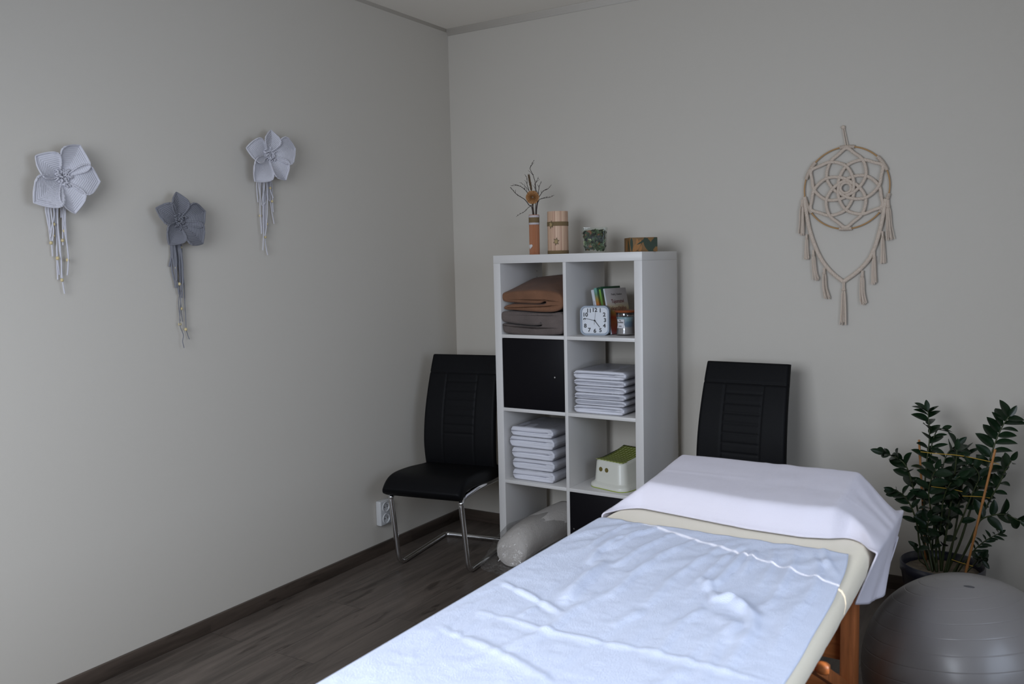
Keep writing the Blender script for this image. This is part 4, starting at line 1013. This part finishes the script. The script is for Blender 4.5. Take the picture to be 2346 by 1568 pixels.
# fitted sheet
M_sheet = mat('cream_terry_sheet', srgb(236, 224, 200)[:3], rough=.95, bump=.5, scale=700, detail=2, sheen=.25, var=.04, vscale=4)
cx, cy = (TX0+TX1)/2, (TY0+TY1)/2; W_, H_ = TX1-TX0, TY1-TY0
def perim(ins, rr, z, wav=0, wz=0):
    base = rrect(cx, cy, W_ - 2*ins, H_ - 2*ins, rr, 10); P = []
    for i in range(len(base)):
        a = Vector((*base[i], 0)); c = Vector((*base[(i+1) % len(base)], 0)); n_ = max(1, int((a - c).length / .018)) if (a - c).length > .05 else 1
        n_ = {True: 40, False: 1}[abs(a.x - c.x) > .3] if abs(a.x - c.x) > .3 else ({True: 100, False: 1}[abs(a.y - c.y) > .3])
        for k in range(n_): P.append(a.lerp(c, k / n_))
    out = []
    for i, p in enumerate(P):
        d = Vector((p.x - cx, (p.y - cy) * .3, 0)).normalized(); w1 = noise.noise(Vector((p.x*9, p.y*9, 1))) + .5*noise.noise(Vector((p.x*30, p.y*30, 4)))
        # two pinched openings in the hem on the right side
        pin = 0
        if p.x > cx:
            for yy in (-1.72, -2.12, -2.47): pin += math.exp(-((p.y - yy) / .012) ** 2)
        out.append(p - d * (-wav * w1 + .016 * pin * (wav > .0015)) + Vector((0, 0, z + wz * w1 + .012 * pin * (wz > 0))))
    return out
rs = [perim(.055, .06, .598, .004, .004), perim(.028, .075, .596, .004, .005), perim(.020, .08, .606, .004, .005), perim(.013, .085, .622, .003, 0), perim(.004, .09, .645, .0015, 0), perim(0, .09, .668, .001, 0), perim(.003, .088, .686, .0006, 0), perim(.010, .08, .696, 0, 0), perim(.022, .07, .700, 0, 0)]
sh_o = MB().rings(rs, cap=False)
base = len(sh_o.v) - len(rs[-1]); sh_o.f.append(tuple(range(base, len(sh_o.v)))); sh_o.mi.append(0)
fs = sh_o.build('fitted_sheet', M_sheet, origin=(cx, cy, .6), auto=180)
tag(fs, 'cream terry fitted sheet stretched over the massage table top', 'fitted sheet')

# main towel
M_terry = mat('white_terry', srgb(208, 214, 231)[:3], rough=1, bump=1.0, scale=520, detail=3)
def tp(x, y): p = on(2, .705, x, y); return (p.x, p.y)
RID = []
def ridge(pts, amp, w): RID.append(([tp(*p) for p in pts], amp, w))
ridge([(1080,1400),(1164,1421),(1246,1449),(1348,1469),(1495,1496),(1640,1536),(1760,1568)], .0030, .008)
ridge([(1078,1412),(1246,1463),(1348,1485),(1495,1512),(1640,1552)], -.001, .012)
ridge([(1150,1336),(1200,1362),(1250,1388),(1290,1415)], .006, .010)
ridge([(1160,1352),(1211,1380),(1263,1408)], -.004, .011)
ridge([(1384,1293),(1355,1318),(1318,1352),(1296,1380)], .015, .016)
ridge([(1362,1296),(1332,1322),(1300,1352)], -.007, .011)
ridge([(1350,1292),(1368,1268),(1410,1242),(1470,1222)], .009, .009)
ridge([(1610,1330),(1622,1350),(1640,1378),(1690,1384),(1724,1420),(1722,1450),(1698,1485),(1660,1543)], .009, .012)
ridge([(1622,1352),(1617,1395)], -.008, .008)
ridge([(1655,1368),(1705,1405)], .010, .014)
ridge([(1690,1372),(1740,1408)], -.008, .010)
ridge([(1640,1415),(1680,1440),(1675,1480)], .006, .02)
ridge([(1610,1400),(1560,1430),(1509,1500)], .007, .011)
ridge([(1716,1262),(1680,1300),(1643,1337),(1620,1345)], .008, .008)
ridge([(1731,1262),(1720,1290),(1700,1320)], .006, .007)
ridge([(1668,1248),(1600,1290),(1540,1330),(1480,1390)], .006, .010)
ridge([(1596,1238),(1520,1275),(1450,1320),(1400,1370)], .008, .010)
ridge([(1540,1226),(1470,1262),(1412,1300)], .008, .008)
ridge([(1505,1212),(1450,1232),(1395,1262)], .007, .007)
ridge([(1560,1232),(1500,1270),(1440,1312)], -.004, .007)
ridge([(1440,1205),(1400,1222),(1350,1256)], .006, .006)
ridge([(1700,1255),(1640,1300),(1580,1352)], .005, .008)
ridge([(1886,1262),(1895,1292),(1918,1322)], .008, .009)
ridge([(1862,1272),(1872,1305),(1868,1345),(1835,1400)], .006, .011)
ridge([(1820,1265),(1815,1300),(1790,1345),(1760,1392)], .006, .010)
ridge([(1775,1262),(1768,1300),(1740,1345)], .005, .009)
ridge([(1840,1360),(1800,1440),(1770,1500)], .005, .016)
ridge([(1190,1418),(1215,1400),(1240,1388)], .006, .009)
ridge([(1010,1440),(1100,1480),(1200,1530),(1260,1568)], .004, .012)
ridge([(1480,1400),(1400,1440)], .005, .014)
for q in range(13):   # long soft furrows running with the table
    rr = random.Random(q + 40); x_ = 1.78 + .05 * q; y_ = -2.0 - rr.random() * .7
    RID.append(([(x_ + rr.uniform(-.02, .02), y_), (x_ + rr.uniform(-.05, .02), y_ - .2), (x_ + rr.uniform(-.08, .02), y_ - .45)], .0035 * rr.choice((1, 1, -1)), .012))
def segd(p, a, b):
    ax, ay = a; bx_, by_ = b; dx, dy = bx_-ax, by_-ay; L2 = dx*dx+dy*dy; t = max(0, min(1, ((p[0]-ax)*dx+(p[1]-ay)*dy)/L2))
    return math.hypot(p[0]-ax-t*dx, p[1]-ay-t*dy), t
def wrinkle(x, y):
    h = 0
    for pts, amp, w in RID:
        x0_ = min(p[0] for p in pts) - 3.2*w; x1_ = max(p[0] for p in pts) + 3.2*w; y0_ = min(p[1] for p in pts) - 3.2*w; y1_ = max(p[1] for p in pts) + 3.2*w
        if not (x0_ < x < x1_ and y0_ < y < y1_): continue
        best = 9; bt = 0; n_ = len(pts) - 1
        for i in range(n_):
            d, t = segd((x, y), pts[i], pts[i+1])
            if d < best: best = d; bt = (i + t) / n_
        if best < 3.2 * w: h += 1.15 * amp * math.exp(-(best/w)**2) * (.25 + .75 * math.sin(PI * min(1, max(0, bt))) ** .5)
    return h
def fbm(x, y, s): return noise.noise(Vector((x*s, y*s, .3))) + .5*noise.noise(Vector((x*s*2.1, y*s*2.1, 1.3)))
TYH, TYF = -1.757, -3.18
def towel_pt(i, j):
    y = TYH + (TYF - TYH) * j
    xr = 2.450 - .038 * math.exp(-(TYH - y) / .22) + .0007 * math.sin(y * 23) + .001*noise.noise(Vector((y*9, 0, 0)))
    y += .004 * math.sin(i * 30 + 1) * max(0, 1 - j * 40) * .6 + .0
    xl = 1.722; hang = .10; tot = hang + (xr - xl); s = i * tot
    if s < hang - .02: x = xl - .001 + .004*noise.noise(Vector((s*10, y*8, 5))); z = .7035 - (hang - s) ; h = 0
    elif s < hang + .02:
        a = (s - (hang - .02)) / .04 * PI / 2; x = xl - .001 + .0225 * (1 - math.cos(a)); z = .7035 - .02 + .02 * math.sin(a); h = 0
    else: x = xl + (s - hang); z = .7035; h = 1
    k = min(1, max(0, (x - xl - .01) / .03)); e = min(1, (xr - x) / .05)
    diag = noise.noise(Vector(((x * .8 - y * .6) * 26, (x * .6 + y * .8) * 6, 2))) * max(0, 1 - (TYH - y) / .55)
    wr = wrinkle(x, y)
    z += k * (max(-.0002, (wr + .0018 * fbm(x, y, 9) + .0011 * fbm(x, y, 28) + .0005 * fbm(x, y, 70) + .0055 * diag + .0015) * (.25 + .75 * max(0, e)))) + k * .0009 * (math.sin((x*.35 + y) * 130)) * 0
    return Vector((x, y, z))
tw_ = MB().grid(towel_pt, 170, 300)
to = tw_.build('bath_towel', M_terry, origin=(2.08, -2.4, .70), auto=180)
md = to.modifiers.new('solid', 'SOLIDIFY'); md.thickness = .003; md.offset = 1
tag(to, 'large white rumpled terry towel spread along the massage table', 'towel')

# pillow and the towel over it
MB_p = MB(); rs = []
for y_, h_, ins in ((-1.575, .012, .02), (-1.585, .03, .012), (-1.575, .05, .006), (-1.55, .060, 0), (-1.45, .068, 0), (-1.36, .078, 0), (-1.335, .07, .004), (-1.32, .05, .012), (-1.315, .02, .02)):
    rs.append([Vector((a, y_, .7035 + (zz + h_/2))) for a, zz in rrect(2.082, 0, .49 - 2*ins, h_, min(.03, h_*.48), 5)])
po = MB_p.rings(rs).build('head_pillow', M_linen, origin=(2.08, -1.45, .703), auto=180)
tag(po, 'flat pillow under the white towel at the head of the massage table', 'pillow')
M_terry2 = mat('white_terry_thin', srgb(210, 205, 213)[:3], rough=1, bump=.6, scale=900, detail=2)
NA, NB = 150, 90
def yfront(x): return interp([(1.6, -1.70), (1.722, -1.705), (1.760, -1.640), (1.80, -1.618), (1.93, -1.638), (2.13, -1.672), (2.28, -1.676), (2.35, -1.655), (2.385, -1.622), (2.42, -1.640), (2.455, -1.70), (2.6, -1.74)][0:0] or [(1.6, -1.70), (1.722, -1.705), (1.760, -1.640), (1.80, -1.618), (1.93, -1.638), (2.13, -1.672), (2.28, -1.676), (2.35, -1.655), (2.385, -1.622), (2.42, -1.640), (2.455, -1.70), (2.6, -1.74)], x)[0]
grid_ = [[None]*(NB+1) for _ in range(NA+1)]
XL, XRr, LH, RH2 = 1.716, 2.470, .085, .152
for i in range(NA+1):
    s = (LH + (XRr - XL) + RH2) * i / NA
    if s < LH: x, drop, side = XL, LH - s, -1
    elif s < LH + XRr - XL: x, drop, side = XL + s - LH, 0, 0
    else: x, drop, side = XRr, s - LH - (XRr - XL), 1
    yf = yfront(x)
    for j in range(NB+1):
        b_ = j / NB
        yb = -1.205 - (.075 * min(1, max(0, (x - 2.352) / .118)) if x > 2.352 else 0)
        kr = min(1, max(0, (x - 2.352) / .118)); q = min(1, b_ / .86) * (1 - kr) + b_ * kr
        y = yf + (yb - yf) * q; dz = max(0, b_ - .86) / .14 * .10 * (1 - kr)
        yy = y - yf
        prof = interp([(0, .003), (.012, .012), (.022, .045), (.032, .066), (.045, .0735), (.16, .082), (.30, .098), (.335, .101), (.355, .095), (.39, .055), (.43, .02), (.5, .006)], max(0, min(.5, yy * .36 / max(.1, (yb - .07 - yf)))))[0]
        g = 1
        if x < 1.808: g = max(0, (x - 1.722) / .086) ** .95
        if x > 2.352:
            k = min(1, (x - 2.352) / (2.470 - 2.352)); g = (1 - k) ** 1.05
        z = .7045 + prof * g - dz
        xx = x
        if side == 1:
            kk = drop / RH2; span = (y - yf)
            fold = math.sin(y * 30 + .8) * .006 * kk + noise.noise(Vector((y*10, drop*8, 0))) * .012 * kk
            ks = (y - yf) / max(.01, yb - yf)
            y2 = yf - .045 * kk + (y - yf) * (1 - .32 * kk * kk)
            dd = drop * (.66 + .34 * math.sin(PI * min(1, ks * .75 + .12)) ** .7) - .03 * kk * max(0, (ks - .75) / .25) ** 2
            hemcurl = -.034 * kk * max(0, 1 - ks * 2.6) - .012 * kk
            xx = XRr + fold + .004 + hemcurl; z -= dd; y = y2
        if side == -1: xx = XL - .002 + .004 * math.sin(y*50) * drop/LH; z -= drop
        # pressed fold lines
        if side == 0:
            z += .0014 * math.exp(-((x - 2.085 + .02 * (y + 1.45)) / .004) ** 2)
            z += .0012 * math.exp(-((y + 1.455) / .004) ** 2) * (x < 2.085) + .0010 * math.exp(-((y + 1.50) / .004) ** 2) * (x > 2.085)
            z += .0016 * noise.noise(Vector((x*9, y*14, 3))) * (prof > .05)
            z += .0018 * g * noise.noise(Vector((x*40, y*5, 9))) * (prof > .06) * (x > 2.1)
        if x > 2.352 and side >= 0:
            z += .0016 * math.sin((y*.9 + x*.6) * 80 + 3 * noise.noise(Vector((x*7, y*7, 0)))) * min(1, (x - 2.352) / .05) * (.3 if side else 1)
        grid_[i][j] = Vector((xx, y, z))
for it in range(3):
    new = [r[:] for r in grid_]
    for i in range(1, NA):
        for j in range(1, NB):
            new[i][j] = grid_[i][j] * .5 + (grid_[i-1][j] + grid_[i+1][j] + grid_[i][j-1] + grid_[i][j+1]) * .125
    for i in range(1, NA):
        for j in (0, NB): new[i][j] = grid_[i][j] * .5 + (grid_[i-1][j] + grid_[i+1][j]) * .25
    grid_ = new
pt = MB().grid(lambda a, c: grid_[round(a*NA)][round(c*NB)], NA, NB)
pto = pt.build('hand_towel', M_terry2, origin=(2.08, -1.45, .72), auto=180)
md = pto.modifiers.new('solid', 'SOLIDIFY'); md.thickness = .004; md.offset = 1
tag(pto, 'smooth white towel draped over the pillow and down the table side', 'towel')
# ================================================================== exercise ball
M_ball = mat('silver_grey_vinyl', srgb(112, 108, 106)[:3], rough=.40, spec=.5, coat=.25)
M_ball.node_tree.nodes['Principled BSDF'].inputs['Coat Roughness'].default_value = .22
BR = .275; bc_ = Vector((2.65, -1.34, BR))
tiltM = (Matrix.Rotation(R(-9), 4, 'Y') @ Matrix.Rotation(R(-4), 4, 'X'))
ba = thing('exercise_ball', 'large silver grey exercise ball with fine ribs beside the massage table', 'exercise ball', (bc_.x, bc_.y, 0))
rs = []; n = 1000
prof = []
for i in range(1, n):
    a = PI * i / n; arc = (PI - a) * BR
    g = 0
    if .05 < arc < PI*BR - .05:
        q = ((arc + .01) % .041) - .0205; g = .0007 * math.exp(-(q / .0009) ** 2)
    prof.append(((BR - .0004 - g) * math.sin(a), -(BR - .0004 - g) * math.cos(a)))
MB().lathe(prof, c=bc_, n=96, M=tiltM).build('ball_skin', M_ball, ba, auto=180)
pl = bc_ + tiltM.to_3x3() @ Vector((0, 0, BR - .001))
vp = on(2, .53, 2220, 1356); vd = (vp - bc_).normalized(); vq = bc_ + vd * (BR - .0005)
MB().lathe([(0, .0012), (.006, .0012), (.0085, .0002)], c=vq, n=20, M=vd.to_track_quat('Z', 'Y').to_matrix().to_4x4() @ Matrix.Diagonal((1.6, .6, 1, 1))).build('plug', mat('plug_grey', srgb(60, 60, 62)[:3], rough=.5), ba)

# ================================================================== potted plant
M_pot = mat('dark_blue_glaze', srgb(30, 32, 46)[:3], rough=.3, coat=.2); M_soil = mat('dry_soil', srgb(112, 100, 84)[:3], rough=1, bump=1, scale=120, var=.3, vscale=30)
PC = Vector((2.482, -.29, 0)); 
pp = thing('potted_plant', 'tall potted plant with glossy dark green leaves behind the exercise ball', 'plant', PC)
MB().lathe([(0, 0), (.108, 0), (.113, .004), (.146, .20), (.150, .205), (.151, .236), (.147, .240), (.140, .236), (.138, .20), (.137, .19), (0, .19)], c=PC, n=64, cap=False).build('pot', M_pot, pp, auto=60)
sb_ = MB(); sb_.grid(lambda i, j: PC + Vector((.1365*i*math.cos(2*PI*j), .1365*i*math.sin(2*PI*j), .205 + .004*noise.noise(Vector((i*6*math.cos(2*PI*j), i*6*math.sin(2*PI*j), 0))))), 8, 40); sb_.build('soil', M_soil, pp)
M_leafg = mat('glossy_leaf', srgb(22, 40, 22)[:3], rough=.34, spec=.3, var=.25, vscale=12)
M_stem = mat('plant_stem', srgb(52, 60, 30)[:3], rough=.5)
random.seed(4)
def leaf(mb, base, d, up, L_, W_, curl=.15):
    d = d.normalized(); side = d.cross(up).normalized(); n_ = side.cross(d).normalized()
    def f(i, j):
        s = i; w = W_ * .5 * math.sin(PI * min(1, s ** .85)) ** .75 if 0 < s < 1 else 0
        c = (j - .5) * 2
        return base + d * (L_ * s) + side * (c * w) + n_ * (abs(c) * w * .35 - curl * L_ * s * s) 
    mb.grid(f, 8, 4)
cr = crop(1980, 900, 3.6475)
def stemline(pts, yoff, n_leaf, LL, lab=None, start=.25, r=.0035, tipleaf=True, seed=0, wk=.48, flat=0):
    rnd = random.Random(seed); P = []
    m = len(pts)
    for k, (x, y) in enumerate(pts):
        q = k / (m - 1); P.append(on(1, PC.y + yoff * q, *cr(x, y)))
    base = P[0]; bz = .203
    dd = Vector((base.x - PC.x, base.y - PC.y, 0))
    if dd.length > .11: dd = dd.normalized() * .11
    P = [Vector((PC.x + dd.x * .8, PC.y + dd.y * .8 + rnd.uniform(-.03, .03), bz))] + P[0 if base.z > .26 else 1:]
    sp = smoothpath(P, 8); n_ = len(sp); mb = MB()
    mb.tube(sp, [r * (1.25 - .75 * i / (n_ - 1)) for i in range(n_)], 7)
    mb.m = 1
    for k in range(n_leaf):
        t = start + (1 - start) * (k + .3) / n_leaf; i = min(n_ - 2, int(t * (n_ - 1))); p = sp[i].lerp(sp[i+1], t * (n_ - 1) - i); td = (sp[i+1] - sp[i]).normalized()
        az = (k % 2) * PI + rnd.uniform(-.5, .5) + seed
        out = Vector((math.cos(az), .55 * math.sin(az) + .15 * math.sin(k), 0)); out = (out - td * out.dot(td)).normalized()
        d = out + td * rnd.uniform(.35, .8) ; L_ = LL * 1.22 * rnd.uniform(.8, 1.1) * (1 - .25 * abs(t - .6))
        up = (td + Vector((rnd.uniform(-.5, .5), -.5 - rnd.random()*.4, .3))).normalized()
        leaf(mb, p, d, up, L_, L_ * wk * 1.2, rnd.uniform(.0, .25))
    if tipleaf: leaf(mb, sp[-1], (sp[-1] - sp[-3]), Vector((.2, -.9, .2)), LL * .8, LL * .36, .05)
    return mb.build('leafy_stem', [M_stem, M_leafg], pp, auto=180)
stemline([(560,1500),(520,1200),(500,900),(520,600),(545,380),(535,200),(530,150)], .03, 22, .055, start=.30, seed=1)
stemline([(540,1500),(480,1200),(440,950),(395,740),(340,600),(250,535),(160,505)], -.04, 15, .062, start=.35, seed=2)
stemline([(520,1500),(470,1300),(440,1100),(390,950),(320,850),(250,820)], -.07, 11, .052, start=.4, seed=3, wk=.4)
stemline([(600,1500),(600,1200),(620,900),(640,700),(690,520),(770,440)], .05, 13, .062, start=.35, seed=4)
stemline([(640,1500),(680,1200),(720,950),(750,750),(765,600),(775,480)], -.03, 12, .058, start=.3, seed=5, r=.004)
stemline([(700,1500),(800,1250),(880,1000),(950,800),(1030,620),(1090,430),(1150,290),(1210,200)], .02, 24, .062, start=.30, seed=6, r=.004)
stemline([(680,1500),(740,1250),(820,1050),(900,850),(960,700),(900,600)], -.05, 12, .058, start=.35, seed=7)
stemline([(760,1500),(860,1300),(960,1080),(1060,880),(1130,760),(1180,650),(1230,570)], -.06, 12, .055, start=.4, seed=8, wk=.36)
stemline([(780,1500),(880,1250),(960,1080),(1060,1030),(1180,1020),(1300,1075)], -.08, 8, .060, start=.45, seed=9, wk=.42)
stemline([(640,1500),(620,1250),(560,1000),(540,800),(600,640)], -.08, 13, .058, start=.3, seed=10)
stemline([(600,1500),(600,1300),(640,1100),(660,900),(720,760),(800,700)], -.09, 14, .060, start=.3, seed=11)
stemline([(560,1500),(570,1250),(600,900),(560,500),(600,330),(650,300)], .06, 9, .050, start=.5, seed=12, wk=.34)
stemline([(800,1500),(900,1340),(1010,1240),(1130,1175)], -.05, 14, .034, start=.35, seed=13, wk=.26, r=.0025)
stemline([(860,1500),(930,1420),(960,1370),(990,1400)], -.02, 8, .048, start=.3, seed=14, wk=.5)
stemline([(500,1500),(460,1400),(450,1320),(440,1290)], -.05, 3, .04, start=.5, seed=15, wk=.4, r=.002)
stemline([(700,1500),(760,1150),(800,900),(830,700),(860,560),(830,490)], .07, 12, .060, start=.35, seed=16)
stemline([(640,1500),(660,1300),(700,1120),(760,980),(830,850)], .0, 12, .055, start=.25, seed=17)
stemline([(600,1500),(560,1300),(530,1150),(540,1050)], -.06, 9, .052, start=.3, seed=18)
# canes and ties
M_cane = mat('bamboo_cane', srgb(166, 112, 60)[:3], rough=.5, var=.15, vscale=20)
canes = []
for pts, lab, yo in ((((520,1500),(458,395)), 'slim bamboo cane standing on the left side of the potted plant', .03), (((850,1495),(1095,475)), 'light bamboo cane leaning right through the potted plant', -.085)):
    A = on(1, PC.y + yo, *cr(*pts[0])); B = on(1, PC.y + yo - .01, *cr(*pts[1])); A = A.lerp(B, -.06)
    A2 = Vector((A.x, A.y, .2))
    if A.z > .2: A2 = A + (A - B) * ((A.z - .2) / (B.z - A.z))
    else: A2 = A + (B - A) * ((.2 - A.z) / (B.z - A.z))
    m_ = MB(); rr = [.0042 + (.0012 if k % 8 == 4 else 0) for k in range(33)]
    m_.tube([A2.lerp(B, k/32) for k in range(33)], rr, 10); o = m_.build('bamboo_cane', M_cane, origin=A2); tag(o, lab, 'cane', 'canes in the plant pot'); canes.append((A2, B))
tb_ = MB(); M_tie = mat('raffia_tie', srgb(176, 140, 50)[:3], rough=.7)
def tie(l, yo=-.06):
    P = [on(1, PC.y + yo, *cr(*q)) for q in l]; MB().tube(smoothpath(P, 4), .0013, 5).build('raffia_tie', M_tie, pp)
tie([(470,495),(600,510),(740,520),(850,535),(1040,575),(1130,600)]); tie([(560,785),(650,797),(720,805),(820,828)]); tie([(730,1395),(800,1420),(910,1452)], -.08); tie([(820,865),(960,870),(1050,882)])
